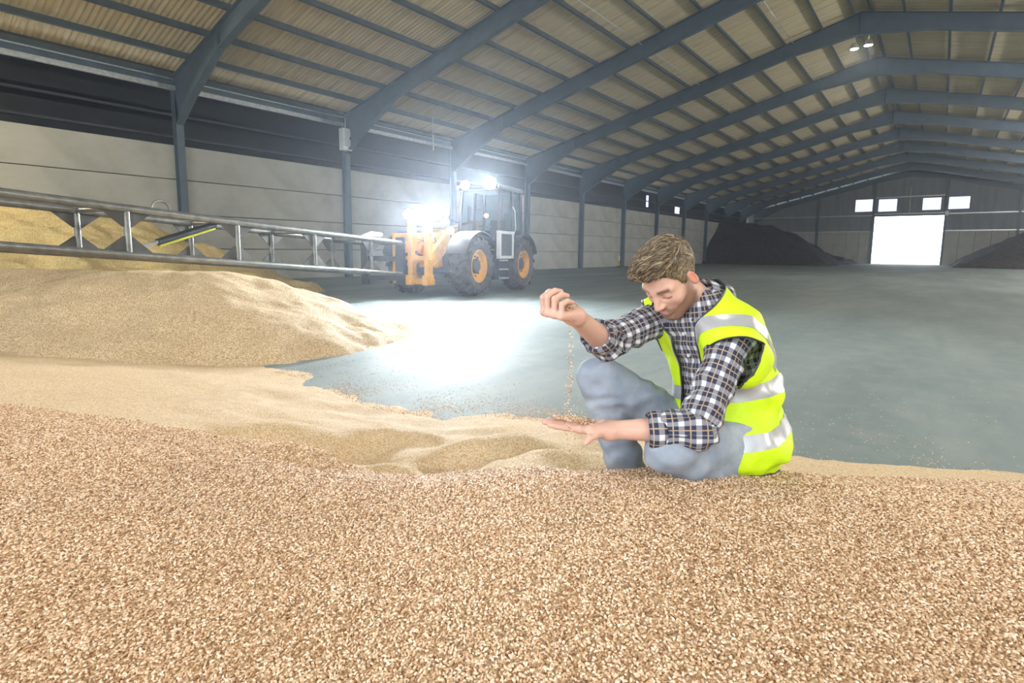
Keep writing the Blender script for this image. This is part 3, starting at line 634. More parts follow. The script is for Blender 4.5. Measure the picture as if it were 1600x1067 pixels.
# ------------------------------------------------------------------ the lattice boom
A0 = np.array(at(580, 374, 12.2)); A1 = np.array(at(199, 326, 7.4)); B0 = np.array(at(580, 425, 12.2)); B1 = np.array(at(199, 398, 7.4))
A0[:2] = (A0[:2] + B0[:2]) / 2; A1[:2] = (A1[:2] + B1[:2]) / 2; B0[:2] = A0[:2]; B1[:2] = A1[:2]
bd = (A1 - A0); step = np.linalg.norm(bd) / 3; bl = bd / np.linalg.norm(bd)
lat = np.cross(bl, (0, 0, 1.0)); lat /= np.linalg.norm(lat)
if lat @ R0 > 0: lat = -lat
WBm = 1.12
endr = A0 - bl * 1.25
BO = empty('lattice_boom', (endr[0], endr[1], 0)); tag(BO, 'long grey steel lattice boom with gusset plates held out by the loader', 'boom')
bo0 = np.array((endr[0], endr[1], 0))
def tp(i): return A0 + bd / 3 * i
def bp(i): return B0 + (B1 - B0) / 3 * i
i0, i1 = -1.25 / step, 6.0
for k, off in enumerate((0, WBm)):
    for fn_, nm, r in ((tp, 'top_chord', .058), (bp, 'bottom_chord', .052)):
        m = MB(); m.tube([fn_(i0) + lat * off - bo0, fn_(i1) + lat * off - bo0], r, 14); m.build(nm, MT['tube'], BO, True)
    for i in range(0, 7):
        m = MB(); m.tube([tp(i) + lat * off - bo0, bp(i) + lat * off - bo0], .042, 12); m.build('post', MT['tube'], BO, True)
        T, Bq = tp(i) + lat * (off + .0) - bo0, bp(i) + lat * off - bo0; u = (T - Bq) / np.linalg.norm(T - Bq); hh = np.linalg.norm(T - Bq)
        for base, sgv in ((T, -1), (Bq, 1)):
            m = MB(); q = base - lat * .008
            m.prism([q - bl * .38, q + bl * .38, q + bl * .06 + u * sgv * hh * .40, q - bl * .06 + u * sgv * hh * .40], lat * .016); m.build('gusset_plate', MT['plate'], BO)
for i in range(0, 7):
    for fn_ in (tp, bp):
        m = MB(); m.tube([fn_(i) - bo0, fn_(i) + lat * WBm - bo0], .035, 10); m.build('cross_tube', MT['tube'], BO, True)
for i in range(0, 6):
    m = MB(); m.tube([bp(i) - bo0 + lat * (0 if i % 2 else WBm), bp(i + 1) + lat * (WBm if i % 2 else 0) - bo0], .028, 8); m.build('diagonal_brace', MT['tube'], BO, True)
m = MB(); e0, e1 = tp(i0) - bo0, bp(i0) - bo0
m.prism([e0 + (0, 0, .12), e1 - (0, 0, .22), e1 + lat * (WBm + .05) - (0, 0, .22), e0 + lat * (WBm + .05) + (0, 0, .12)], bl * .08); 
for f0_, f1_ in ((-.06, .16), (WBm - .1, WBm + .1)):
    pl = MB(); pl.prism([e0 + lat * f0_ + (0, 0, .14), e1 + lat * f0_ - (0, 0, .28), e1 + lat * f1_ - (0, 0, .28), e0 + lat * f1_ + (0, 0, .14)], bl * .1); pl.build('end_plate', MT['darkpaint'], BO)
for z_ in (e0[2] + .02, (e0[2] + e1[2]) / 2, e1[2] - .1):
    q = e0.copy(); q[2] = z_; m = MB(); m.bar(q + bl * .03, q + bl * .03 + lat * WBm, .09, .12); m.build('carriage_bar', MT['darkpaint'], BO)
    # arms reaching back to the masts
for z_ in (.45, 1.0):
    for f_ in (.1, .55):
        q = e0 + lat * f_; q[2] = z_; m = MB(); m.bar(q, q - bl * 1.05, .08, .14); m.build('coupling_arm', MT['yellow'] if z_ < .6 else MT['darkpaint'], BO)
s0, s1 = at(224, 385, 7.75) - bo0, at(335, 351, 8.9) - bo0
m = MB(); m.tube([s0 + (s1 - s0) * .18, s1], .05, 10); ram = m.build('boom_ram', MT['darkpaint'], BO, True); m = MB(); m.tube([s0 + (s1 - s0) * .2 - (0, 0, .062), s1 - (0, 0, .062)], .022, 8); m.build('feed_pipe', MT['lime'], ram, True)
m = MB(); m.tube([s0, s0 + (s1 - s0) * .22], .028, 8); m.build('ram_rod', MT['galv'], ram, True)
hk = tp(2.72) - bo0; m = MB(); ring = [hk + np.array((0, 0, .05)) + bl * (.13 * math.cos(q)) + np.array((0, 0, .12)) * max(0, math.sin(q)) for q in np.linspace(0, math.pi, 9)]
m.tube(ring, .018, 6); m.build('lifting_eye', MT['tube'], BO, True)
q = tp(-.02) + lat * .35 - bo0; m = MB(); m.prism([q + (0, 0, .02), q - bl * .55 + (0, 0, .12), q - bl * .75 + (0, 0, .12), q - bl * .62 + (0, 0, .02)], (0, 0, .05)); m.tube([q + bl * .1, q - bl * .45 + (0, 0, .16), q - bl * .8 + (0, 0, .17)], [.04, .07, .06], 8); m.build('stay_bracket', MT['whitepaint'], BO, True)

# ------------------------------------------------------------------ small fittings
bx = empty('junction_box', (XW + .33, YN(1) - .12, 5.05)); tag(bx, 'white electrical box mounted on the second steel column', 'electrical box')
m = MB(); m.box((0, 0, .45), (.3, .42, .85)); m.build('housing', MT['whitepaint'], bx, bevel=.02)
m = MB(); m.box((.16, -.03, .48), (.02, .3, .6)); m.build('cover', MT['whitepaint'], bx, bevel=.01)
m = MB(); m.box((.175, .1, .5), (.02, .06, .1)); m.build('switch', MT['darkpaint'], bx)
m = MB(); m.tube([(0, 0, .9), (0, 0, 1.3)], .02, 8); m.build('conduit', MT['galv'], bx)
hgx = empty('hanging_tube', (-17.0, YN(1) + 2.6, 5.6)); tag(hgx, 'thin pale tube hanging from the eaves left of the loader lamps', 'tube')
m = MB(); m.tube([(0, 0, -.35), (0, 0, .3)], .03, 8); m.tube([(0, 0, .3), (0, 0, 1.56)], .008, 6); m.build('tube_and_wire', MT['galv'], hgx)
# thin conduits that run along the roof
def roof_line(name, n0, n1, x0, x1, lab):
    p0 = np.array((x0, YN(n0), zr(x0) - .02)); p1 = np.array((x1, YN(n1), zr(x1) - .02)); m = MB(); m.tube([p0 - (0, 0, .03), p1 - (0, 0, .03)], .016, 6); tag(m.build(name, MT['galv']), lab, 'conduit', kind='structure')
roof_line('trim_1', -1, 7, -5.6, -5.6, 'thin galvanised conduit under the roof, nearer the ridge')
roof_line('trim_2', -1, 8, -9.5, -9.5, 'thin galvanised conduit crossing the roof sheets halfway up the slope')
# flood lamps under the ridge
FLOOD_E = 350; FILL_E = 2100
MT['flood'] = emit('floodlamp_glow', (1.0, .97, .78), 120.0)
def flood(P, lab, energy):
    o = empty('floodlight', tuple(P)); tag(o, lab, 'floodlight', 'flood lamps under the ridge')
    m = MB(); m.lathe([(.06, .22), (.12, .16), (.17, .02), (.185, -.05), (.16, -.05), (.15, 0)], 20, 'z'); m.build('housing', MT['galv'], o, True)
    m = MB(); m.lathe([(.15, -.02), (.1, -.05), (.001, -.06)], 20, 'z'); m.build('lens', MT['flood'], o, True)
    m = MB(); m.tube([(0, 0, .2), (0, 0, ZR - .05 - P[2])], .012, 6); m.build('hanger', MT['galv'], o)
    light('floodlight_beam', 'SPOT', (P[0], P[1], P[2] - .1), (P[0], P[1], 0), energy, (1, .98, .92), spot_size=math.radians(165), spot_blend=.5, shadow_soft_size=.25)
def ridge_at(px, py, Yq): v = FW + RI * (px - PPX) / FPX + UP * (PPY - py) / FPX; return C0 + v * (Yq / v[1])
flood(ridge_at(1335, 75, 28.6), 'lit round floodlight under the ridge, smaller one on the left', FLOOD_E)
flood(ridge_at(1357, 69, 28.6), 'lit round floodlight under the ridge, brighter one on the right', FLOOD_E)
flood(np.array((XR, 4.0, 9.5)), 'floodlight added under the ridge above the grain bank, outside the picture', 700)  # unseen lamp added to light bank and person from above
# added fill lamps on the left wall and along the right-hand bays, outside the picture
wfp = (-18.6, -2.2, 5.4)
o = empty('added_wall_lamp', wfp); tag(o, 'added warm fill lamp on the left wall aimed at the tall heap, outside the picture', 'floodlight')  # unseen lamp added to brighten the tall heap and near wall
m = MB(); m.box((0, 0, 0), (.28, .3, .22)); m.build('housing', MT['darkpaint'], o, bevel=.02)
m = MB(); m.box((.145, .0, -.01), (.01, .26, .18)); m.build('lens', MT['flood'], o)
m = MB(); m.tube([(-.1, 0, 0), (-.75, 0, 0)], .03, 8); m.build('bracket', MT['galv'], o)
light('added_wall_lamp_beam', 'SPOT', (wfp[0] + .3, wfp[1] + .2, wfp[2]), (-16.2, 4.5, 1.2), 1500, (1.0, .88, .62), spot_size=math.radians(130), spot_blend=.7, shadow_soft_size=.15)
MT['bulb'] = emit('bulb_glow', (1.0, .98, .93), 30.0)
for k, (yy, e) in enumerate(((-1.0, .7), (12.0, 1.0), (26.0, 1.1), (40.0, 1.0), (54.0, .7))):  # unseen lamps added to brighten the left wall and roof slope
    o = empty('added_fill_lamp', (9.0, yy, 6.2)); tag(o, 'bare fill lamp added over the right-hand bays, %s from the near gable' % ordn[k], 'lamp', 'added fill lamps outside the picture')
    m = MB(); m.lathe([(.001, -.3), (.1, -.27), (.15, -.15), (.1, .0), (.05, .06)], 16, 'z'); m.build('bulb', MT['bulb'], o, True)
    m = MB(); m.lathe([(.055, .04), (.055, .2), (.001, .22)], 12, 'z'); m.build('socket', MT['darkpaint'], o, True)
    m = MB(); m.tube([(0, 0, .2), (0, 0, zr(9.0) - 6.2)], .01, 6); m.build('cable', MT['darkpaint'], o)
    light('added_fill_light', 'POINT', (9.0, yy, 5.75), (9, yy, 0), FILL_E * e, (1, .98, .94), shadow_soft_size=.2)
# little upright marker by the side wall
mk = empty('marker_post', (XW + .45, 37.4, 0)); tag(mk, 'small yellow and white marker post at the foot of the left wall', 'marker')
m = MB(); m.box((0, 0, .03), (.25, .25, .06)); m.build('base', MT['darkpaint'], mk)
m = MB(); m.tube([(0, 0, .06), (0, 0, .5)], .05, 8); m.build('post', MT['yellow'], mk)
m = MB(); m.tube([(0, 0, .5), (0, 0, .85)], .05, 8); m.build('cap', MT['whitepaint'], mk)
# ------------------------------------------------------------------ the person: distance-field modelling helpers
import openvdb
f4 = np.float32
def sd_cone(P, a, b, ra, rb):
    a = np.asarray(a, f4); b = np.asarray(b, f4); d = b - a; h = np.clip(((P - a) @ d) / (d @ d), 0, 1)
    return np.linalg.norm(P - a - h[:, None] * d, axis=1) - (ra + (rb - ra) * h)
def sd_ell(P, c, r, ax=None):
    q = P - np.asarray(c, f4)
    if ax is not None: q = q @ np.asarray(ax, f4).T
    r = np.asarray(r, f4); k0 = np.linalg.norm(q / r, axis=1); k1 = np.linalg.norm(q / (r * r), axis=1) + 1e-9
    return k0 * (k0 - 1) / k1
def smin(a, b, k):
    h = np.clip(.5 + .5 * (b - a) / k, 0, 1); return b * (1 - h) + a * h - k * h * (1 - h)
def smax(a, b, k): return -smin(-a, -b, k)
def wav(P, sc_, seed, octs=2):
    rs_ = np.random.RandomState(seed); o = 0
    amp = 1.0
    for k in range(octs):
        for j in range(5):
            d = rs_.normal(size=3); d /= np.linalg.norm(d); o = o + amp * np.sin(P @ (d * 6.28 * (2 ** k) / sc_).astype(f4) + rs_.uniform(0, 6.28))
        amp *= .5
    return o / 3.5
def polygonise(fn, lo, hi, vox):
    lo = np.asarray(lo, float); hi = np.asarray(hi, float); n = np.ceil((hi - lo) / vox).astype(int) + 1
    ax = [np.arange(k) * vox + l for k, l in zip(n, lo)]
    D = np.empty(n, f4); Yg, Zg = np.meshgrid(ax[1], ax[2], indexing='ij'); ch = max(1, int(400000 / (n[1] * n[2])))
    for i in range(0, n[0], ch):
        xs_ = ax[0][i:i + ch]; P = np.empty((len(xs_), n[1], n[2], 3), f4); P[..., 0] = xs_[:, None, None]; P[..., 1] = Yg; P[..., 2] = Zg
        D[i:i + ch] = fn(P.reshape(-1, 3)).reshape(len(xs_), n[1], n[2])
    D[0] = D[-1] = 1; D[:, 0] = D[:, -1] = 1; D[:, :, 0] = D[:, :, -1] = 1
    g = openvdb.FloatGrid(1.0); g.copyFromArray(np.clip(D, -.05, 1.0)); p, q = g.convertToQuads(0.0)
    V_ = np.asarray(p, float) * vox + lo; Q = np.asarray(q, int)
    T = np.concatenate([Q[:, [0, 1, 2]], Q[:, [0, 2, 3]]]);
    a, b, c = V_[T[:, 0]], V_[T[:, 1]], V_[T[:, 2]]
    if np.einsum('ij,ij->i', a - lo, np.cross(b - lo, c - lo)).sum() < 0: T = T[:, ::-1]
    return V_, T
def clip_mesh(V_, T, f):
    """keep the part of the triangle mesh where f > 0, cut along f = 0"""
    V_ = list(map(tuple, V_)); f = list(f); out = []; cache = {}
    def cut(i, j):
        k = (min(i, j), max(i, j))
        if k not in cache:
            i_, j_ = k; t = f[i_] / (f[i_] - f[j_]); cache[k] = len(V_); V_.append(tuple(V_[i_][m] + t * (V_[j_][m] - V_[i_][m]) for m in range(3))); f.append(0.0)
        return cache[k]
    s = [q > 0 for q in f]
    for tri in T.tolist():
        ins = [s[i] for i in tri]; c = sum(ins)
        if c == 3: out.append(tri)
        elif c == 1:
            k = ins.index(True); a, b, c_ = tri[k], tri[(k + 1) % 3], tri[(k + 2) % 3]; out.append([a, cut(a, b), cut(a, c_)])
        elif c == 2:
            k = ins.index(False); a, b, c_ = tri[k], tri[(k + 1) % 3], tri[(k + 2) % 3]; x, y = cut(a, b), cut(a, c_); out.append([x, b, c_]); out.append([x, c_, y])
    V_ = np.array(V_); T = np.array(out, int); used = np.unique(T); mp = -np.ones(len(V_), int); mp[used] = np.arange(len(used))
    return V_[used], mp[T]
def tri_obj(name, V_, T, mat, parent, attrs=None, uv=None, solid=0.0, offset=-1):
    me = bpy.data.meshes.new(name); me.from_pydata(np.asarray(V_).tolist(), [], np.asarray(T).tolist()); me.shade_smooth(); me.materials.append(mat)
    if uv is not None:
        l = me.uv_layers.new(name='UVMap'); lv = np.empty(len(me.loops), np.int32); me.loops.foreach_get('vertex_index', lv)
        l.data.foreach_set('uv', np.asarray(uv, f4).ravel())
    for k, v in (attrs or {}).items():
        a = me.attributes.new(k, 'FLOAT_COLOR', 'POINT'); c = np.ones((len(V_), 4), f4); c[:, :3] = v; a.data.foreach_set('color', c.ravel())
    o = bpy.data.objects.new(name, me); link(o, parent)
    if solid: m = o.modifiers.new('thickness', 'SOLIDIFY'); m.thickness = solid; m.offset = offset
    return o
def merge(parts):
    Vs, Ts, n = [], [], 0
    for v, t_ in parts: Vs.append(v); Ts.append(t_ + n); n += len(v)
    return np.concatenate(Vs), np.concatenate(Ts)
def boundary_loops(T):
    e = {}
    for a, b, c in np.asarray(T).tolist():
        for i, j in ((a, b), (b, c), (c, a)): e[(i, j)] = e.get((i, j), 0) + 1
    nx = {}
    for (i, j) in e:
        if (j, i) not in e: nx.setdefault(i, []).append(j)
    loops = []
    while nx:
        s0_ = next(iter(nx)); L = [s0_]; c = s0_
        while c in nx:
            d = nx[c].pop()
            if not nx[c]: del nx[c]
            c = d; L.append(c)
            if c == s0_: break
        loops.append(L)
    return loops
sst = lambda x, a, b: (lambda t: t * t * (3 - 2 * t))(np.clip((x - a) / (b - a), 0, 1))
# ------------------------------------------------------------------ pose
J = {k: np.array(at(*v)) for k, v in dict(NB=(1096, 474, 1.82), Lsh=(1142, 530, 1.68), Rsh=(1032, 496, 1.93), pel=(1129, 682, 1.85), Lhip=(1140, 690, 1.76), Rhip=(1106, 690, 1.95),
     Lknee=(1044, 702, 1.60), Rknee=(934, 586, 1.86), Rank=(985, 752, 1.95), Lel=(1090, 670, 1.57), Lwr=(950, 672, 1.6), Rel=(944, 533, 1.76), Rwr=(897, 493, 1.55)).items()}
J['Lank'] = J['Lhip'] + np.array((.03, .02, -.16))
HO = np.array((-0.67781809, 1.68022673, 1.06743064)); HF = np.array((-0.14485053, -0.70506217, -0.69419425)); HU = np.array((-0.17418871, -0.67246521, 0.71933916)); HL = np.array((0.97400032, -0.22511746, 0.02540693))
HM = np.array([HF, HU, HL])
hw_ = lambda x, y, z: HO + x * HF + y * HU + z * HL
UB = J['NB'] - J['pel']; HB = np.linalg.norm(UB); UB /= HB
LB = J['Lsh'] - J['Rsh']; LB -= UB * (LB @ UB); LB /= np.linalg.norm(LB); FB = np.cross(LB, UB)
PE = empty('person', (J['pel'][0], J['pel'][1], 0.0)); PO = np.array((J['pel'][0], J['pel'][1], 0.0))
tag(PE, 'person in yellow high-visibility vest, plaid shirt and jeans kneeling, trickling wheat between both hands', 'person')
sw = ([-.5, -.3, -.12, 0, .25, .5, .75, .9, 1.02, 1.12], [.03, .12, .165, .17, .155, .16, .17, .155, .085, .03]); sd = ([-.5, -.3, -.12, 0, .25, .5, .75, .9, 1.02, 1.12], [.03, .10, .13, .13, .12, .122, .118, .10, .065, .03])
def tcoord(P):
    q = P - J['pel'].astype(f4); return q @ UB.astype(f4) / HB, q @ LB.astype(f4), q @ FB.astype(f4)
def sd_torso(P, add=0.0, back=0.0, hip=0.0):
    s, x, y = tcoord(P); y = y + .035 * 4 * np.clip(s, 0, 1) * (1 - np.clip(s, 0, 1))
    w_ = np.interp(s, *sw) + add + hip * np.exp(-((s - .02) / .3) ** 2); d_ = np.interp(s, *sd) + add; d_ = np.where(y < 0, d_ + back * np.exp(-((s - .18) / .38) ** 2), d_)
    rho = np.sqrt((x / w_) ** 2 + (y / d_) ** 2)
    return np.maximum((rho - 1) * np.minimum(w_, d_) * .85, np.maximum(s - 1.10, -.48 - s) * HB)
shL, shR = J['Lsh'], J['Rsh']; nbs = J['NB'] - UB * .03
def sd_trunk(P, add=0.0, **kw):
    d = sd_torso(P, add, **kw)
    for s_ in (shL, shR): d = smin(d, sd_cone(P, nbs, s_, .062 + add, .066 + add), .05)
    return d
def lerp(a, b, t): return a + (b - a) * t
# --- skin and body
def head_fn(P):
    q = (P - HO.astype(f4)) @ HM.T.astype(f4); ap = q.copy(); ap[:, 2] = np.abs(ap[:, 2])
    d = sd_ell(q, (-.012, .042, 0), (.093, .084, .070))
    d = smin(d, sd_ell(q, (.028, -.022, 0), (.062, .088, .055)), .035)
    d = smin(d, sd_cone(ap, (.002, -.055, .050), (.060, -.094, .018), .020, .018), .03)
    d = smin(d, sd_ell(q, (.068, -.096, 0), (.022, .019, .024)), .02)
    d = smin(d, sd_cone(ap, (.080, .020, .008), (.064, .022, .046), .0085, .0085), .018)
    d = smin(d, sd_ell(ap, (.050, -.024, .042), (.020, .017, .016)), .025)
    d = smax(d, -sd_ell(ap, (.092, .002, .031), (.020, .0125, .019)), .014)
    d = smin(d, sd_ell(ap, (.0685, .0005, .031), (.0135, .0130, .0165)), .006)
    d = smin(d, sd_cone(q, (.084, .016, 0), (.107, -.028, 0), .0065, .0100), .010)
    d = smin(d, sd_ell(ap, (.095, -.032, .0105), (.011, .008, .0075)), .008)
    d = smin(d, sd_ell(q, (.080, -.060, 0), (.014, .012, .026)), .014)
    ql = q.copy(); ql[:, 1] += 22.0 * q[:, 2] ** 2
    d = smin(d, sd_ell(ql, (.0880, -.0610, 0), (.008, .0050, .013)), .008)
    d = smin(d, sd_ell(ql, (.0860, -.0710, 0), (.008, .0055, .011)), .008)
    # ears
    e = sd_ell(ap, (-.011, -.006, .077), (.0140, .031, .0085), Matrix.Rotation(.25, 3, 'Z') @ Matrix.Rotation(-.35, 3, 'Y'))
    e = smax(e, -sd_ell(ap, (-.009, -.003, .0850), (.0085, .021, .010)), .004)
    d = smin(d, e, .008)
    d = smin(d, sd_cone(P, hw_(-.012, -.045, 0), lerp(hw_(-.02, -.10, 0), J['NB'], .45), .048, .052), .03)
    d = smin(d, sd_cone(P, lerp(hw_(-.02, -.10, 0), J['NB'], .4), J['NB'] - UB * .05, .052, .06), .03)
    return d
lo = np.minimum(HO, J['NB']) - .17; hi = np.maximum(HO, J['NB']) + .17
headV, headT = polygonise(head_fn, lo, hi, .0026)
# hands: axes = (towards fingertips, out of the palm, towards the thumb)
def hand_prims(W, X, Yp, Z, curls, thumb, spread=.0):
    """bones as (a, b, ra, rb); curls per finger: angles at the three joints; thumb: list of points"""
    tr = lambda p: W + X * p[0] + Yp * p[1] + Z * p[2]
    mcp = [(.088, .002, .030), (.093, .003, .009), (.088, .002, -.012), (.079, 0, -.031)]; ln = [(.042, .026, .021), (.046, .029, .022), (.043, .027, .021), (.034, .021, .019)]; rad = [.0096, .0099, .0093, .0083]
    palm = [(tr((.0, 0, .012)), tr((.0, 0, -.012)), .024, .023)]
    for (m_, r) in zip(mcp, rad): palm.append((tr((.008, 0, m_[2] * .45)), tr(m_), .0155, r + .0022))
    palm.append((tr((.022, .008, .02)), tr((.055, .006, .03)), .017, .013)); palm.append((tr((.02, .007, -.02)), tr((.06, .004, -.026)), .015, .011))
    fingers = []
    for k, (m_, L, r) in enumerate(zip(mcp, ln, rad)):
        p = np.array(m_, float); ang = 0; segs = []
        for j in range(3):
            ang += curls[k][j]; sp = spread * (1.5 - k)
            q = p + L[j] * np.array((math.cos(ang) * math.cos(sp), math.sin(ang), math.cos(ang) * math.sin(sp)))
            segs.append((tr(p), tr(q), r * (1, .94, .88)[j], r * (.94, .88, .78)[j])); p = q
        fingers.append(segs)
    th = [tr(p) for p in thumb]; fingers.append([(th[i], th[i + 1], (.0155, .0118, .0108)[i], (.0118, .0108, .0088)[i]) for i in range(3)])
    return palm, fingers
def hand_fn(palm, fingers, fore):
    def fn(P):
        d = None
        for (a, b, ra, rb) in palm:
            e = sd_cone(P, a, b, ra, rb); d = e if d is None else smin(d, e, .012)
        d = smin(d, sd_cone(P, *fore), .022)
        fg = None
        for segs in fingers:
            e = None
            for (a, b, ra, rb) in segs:
                q = sd_cone(P, a, b, ra, rb); e = q if e is None else smin(e, q, .0035)
            fg = e if fg is None else smin(fg, e, .0015)
        return smin(d, fg, .008)
    return fn
def frame_from(x, ynear):
    x = x / np.linalg.norm(x); y = ynear - x * (ynear @ x); y /= np.linalg.norm(y); return x, y
# left hand: palm up, flat, fingers to the picture's left, thumb hanging to the near side
lx, ly = frame_from(np.array(at(850, 660, 1.60)) - J['Lwr'], np.array((0, 0, 1.0)) + .12 * R0 * 0)
lz = np.cross(lx, ly); 
if lz @ FW > 0: lz = -lz
fl_ = [(.0, .06, .06), (-.02, .05, .06), (-.02, .05, .06), (.04, .08, .08)]
lp, lf = hand_prims(J['Lwr'], lx, ly, lz, fl_, [(.020, .000, .022), (.042, -.006, .040), (.058, -.014, .048), (.068, -.029, .050)], .04)
lfore = (J['Lel'], J['Lwr'], .043, .0255)
bbp = np.array([q for pr in lp + [s for f in lf for s in f] for q in pr[:2]]); 
LHV = polygonise(hand_fn(lp, lf, lfore), np.minimum(bbp.min(0), lerp(J['Lel'], J['Lwr'], .3)) - .05, np.maximum(bbp.max(0), lerp(J['Lel'], J['Lwr'], .3)) + .05, .0022)
# right hand: palm up, fingers curled up into a loose fist pointing at the camera
rx, ry = frame_from(-F0 * .62 - R0 * .80 + np.array((0, 0, .10)), np.array((0, 0, 1.0)) - .10 * F0)
rz_ = np.cross(rx, ry)
if rz_ @ R0 > 0: rz_ = -rz_
fr_ = [(1.30, 1.15, .6), (1.36, 1.18, .6), (1.42, 1.2, .6), (1.46, 1.2, .6)]
rp, rf = hand_prims(J['Rwr'], rx, ry, rz_, fr_, [(.022, .008, .026), (.050, .026, .046), (.078, .044, .036), (.098, .050, .018)])
rfore = (J['Rel'], J['Rwr'], .041, .0255)
bbp = np.array([q for pr in rp + [s for f in rf for s in f] for q in pr[:2]])
RHV = polygonise(hand_fn(rp, rf, rfore), np.minimum(bbp.min(0), J['Rel']) - .05, np.maximum(bbp.max(0), J['Rel']) + .05, .0022)
def core_fn(P):
    d = sd_trunk(P, -.036)
    for a, b, ra, rb in ((shL, J['Lel'], .044, .038), (shR, J['Rel'], .044, .038), (J['Lel'], lerp(J['Lel'], J['Lwr'], .3), .038, .030), (J['Rel'], lerp(J['Rel'], J['Rwr'], .12), .036, .03),
                         (J['Lhip'], J['Lknee'], .075, .052), (J['Lknee'], J['Lank'], .05, .04), (J['Rhip'], J['Rknee'], .075, .052), (J['Rknee'], J['Rank'], .05, .036)):
        d = smin(d, sd_cone(P, a, b, ra, rb), .03)
    d = smin(d, sd_cone(P, J['NB'] - UB * .06, J['NB'], .045, .035), .03)
    return d
allj = np.array(list(J.values())); coreV, coreT = polygonise(core_fn, allj.min(0) - .2, allj.max(0) + .15, .009)
bodyV, bodyT = merge([(headV, headT), LHV, RHV, (coreV, coreT)])
# skin tone, beard, brows as pigment, backlit ear glow as red
q = (bodyV - HO) @ HM.T; onhead = np.arange(len(bodyV)) < len(headV); az = np.abs(q[:, 2])
skin = np.tile(np.array((.64, .385, .30)), (len(bodyV), 1))
def blend(mask, c):
    global skin
    skin = skin * (1 - mask[:, None]) + np.array(c) * mask[:, None]
nz = wav(bodyV.astype(f4), .02, 3, 2)
blend(.25 * np.clip(nz, 0, 1), (.62, .30, .22))
blend(onhead * .45 * np.exp(-((q[:, 0] - .06) / .03) ** 2 - ((q[:, 1] + .03) / .025) ** 2 - ((az - .04) / .02) ** 2), (.68, .30, .24))
blend(onhead * .8 * np.exp(-((q[:, 0] + .01) / .03) ** 2 - ((q[:, 1] + .0) / .04) ** 2) * sst(az, .073, .082), (.80, .20, .14))  # ears reddened: glow of light through them painted into the skin
yb_ = -.016 - .62 * np.maximum(q[:, 0] - .02, 0); brd = sst(yb_ - q[:, 1], .0, .018) * sst(q[:, 0], -.02, .004); brd = np.maximum(brd, sst(-q[:, 1], .0, .03) * np.exp(-((q[:, 0] - .012) / .022) ** 2) * sst(az, .045, .058))
must = np.exp(-((q[:, 1] + .049 + .35 * az) / .0115) ** 2) * sst(q[:, 0], .055, .07) * (1 - sst(az, .03, .04))
lipm = np.exp(-((q[:, 1] + .0645) / .0085) ** 2) * sst(q[:, 0], .078, .084) * (1 - sst(az, .010, .017))
brd = np.clip(np.maximum(brd, must), 0, 1) * (1 - .85 * lipm) * (q[:, 1] > -.14); spk = .85 + .15 * np.clip(wav(bodyV.astype(f4), .0025, 8, 1), -1, 1)
blend(onhead * brd * spk * .92, (.15, .070, .032)); blend(onhead * lipm * .8, (.55, .22, .19))
bw = np.exp(-((q[:, 1] - .0245 - .06 * (az - .03) * (az < .035)) / .0056) ** 2) * sst(q[:, 0], .05, .06) * sst(az, .010, .016) * (1 - sst(az, .047, .054))
blend(onhead * bw * .92, (.10, .055, .03))
lash = np.exp(-((q[:, 1] + .0065 - 8 * (az - .031) ** 2) / .0019) ** 2) * (np.abs(az - .031) < .015) * (q[:, 0] > .06)
blend(onhead * lash * .95, (.035, .02, .015))
lid = np.exp(-((q[:, 1] - .0065) / .006) ** 2) * (np.abs(az - .031) < .018) * (q[:, 0] > .055); blend(onhead * lid * .4, (.42, .20, .16))
t = NT('skin'); a_ = t.n('ShaderNodeAttribute'); a_.attribute_name = 'tone'; c = t.coord('Object')
t.P(Base_Color=a_.outputs['Color'], Roughness=.48, Subsurface_Weight=.15, Subsurface_Radius=(1.0, .3, .15), Subsurface_Scale=.004, Normal=t.bump(t.noise(c, 420, 3), .0006, .3)); MT['skin'] = t.m
bo_ = tri_obj('body', bodyV - PO, bodyT, MT['skin'], PE, {'tone': skin}); bo_['label'] = 'bearded face turned down, bare forearms and hands'
# --- hair
hl_x = [-.13, -.10, -.06, -.035, -.02, .004, .010, .024, .034, .05, .066, .085, .13]; hl_y = [-.085, -.083, -.075, -.055, .008, .022, -.012, -.012, .028, .050, .072, .082, .088]
def hair_fn(P):
    q = (P - HO.astype(f4)) @ HM.T.astype(f4); az = np.abs(q[:, 2])
    sidey = np.interp(q[:, 0], hl_x, hl_y)
    cen = np.clip(1 - az / .06, 0, 1)
    d = sd_ell(q, (-.013, .040, 0), (.103, .095, .079))
    d = smin(d, sd_ell(q, (.030, .106, .006), (.070, .026, .058), Matrix.Rotation(-.35, 3, 'Z')), .03)
    d = smin(d, sd_ell(q, (.078, .098, -.012), (.030, .022, .042), Matrix.Rotation(-.6, 3, 'Z')), .025)
    ang = np.stack([q[:, 0] * .35, q[:, 1], q[:, 2] + .35 * q[:, 0]], 1)
    d = d - .0030 * wav(ang, .04, 12, 2)
    return smax(d, (sidey - q[:, 1]) * .8 + .003 * wav(q, .012, 5), .004)
hairV, hairT = polygonise(hair_fn, HO - .19, HO + .2, .003)
rs3 = np.random.RandomState(9)
def local(P): return (P - HO) @ HM.T
hl_ = local(hairV); cand = np.where(hl_[:, 1] > np.interp(hl_[:, 0], hl_x, hl_y) + .010)[0]
NLK = 1500; pick = rs3.choice(cand, NLK); pw = hairV[pick].copy(); q0 = local(pw)
topw = sst(q0[:, 1], .075, .105)[:, None]; backw = sst(-q0[:, 0], .03, .07)[:, None]
fdir_ = topw * np.array((.80, -.05, -.55)) + (1 - topw) * ((1 - backw) * np.array((-.35, -.55, 0)) + backw * np.array((-.15, -1.0, 0)))
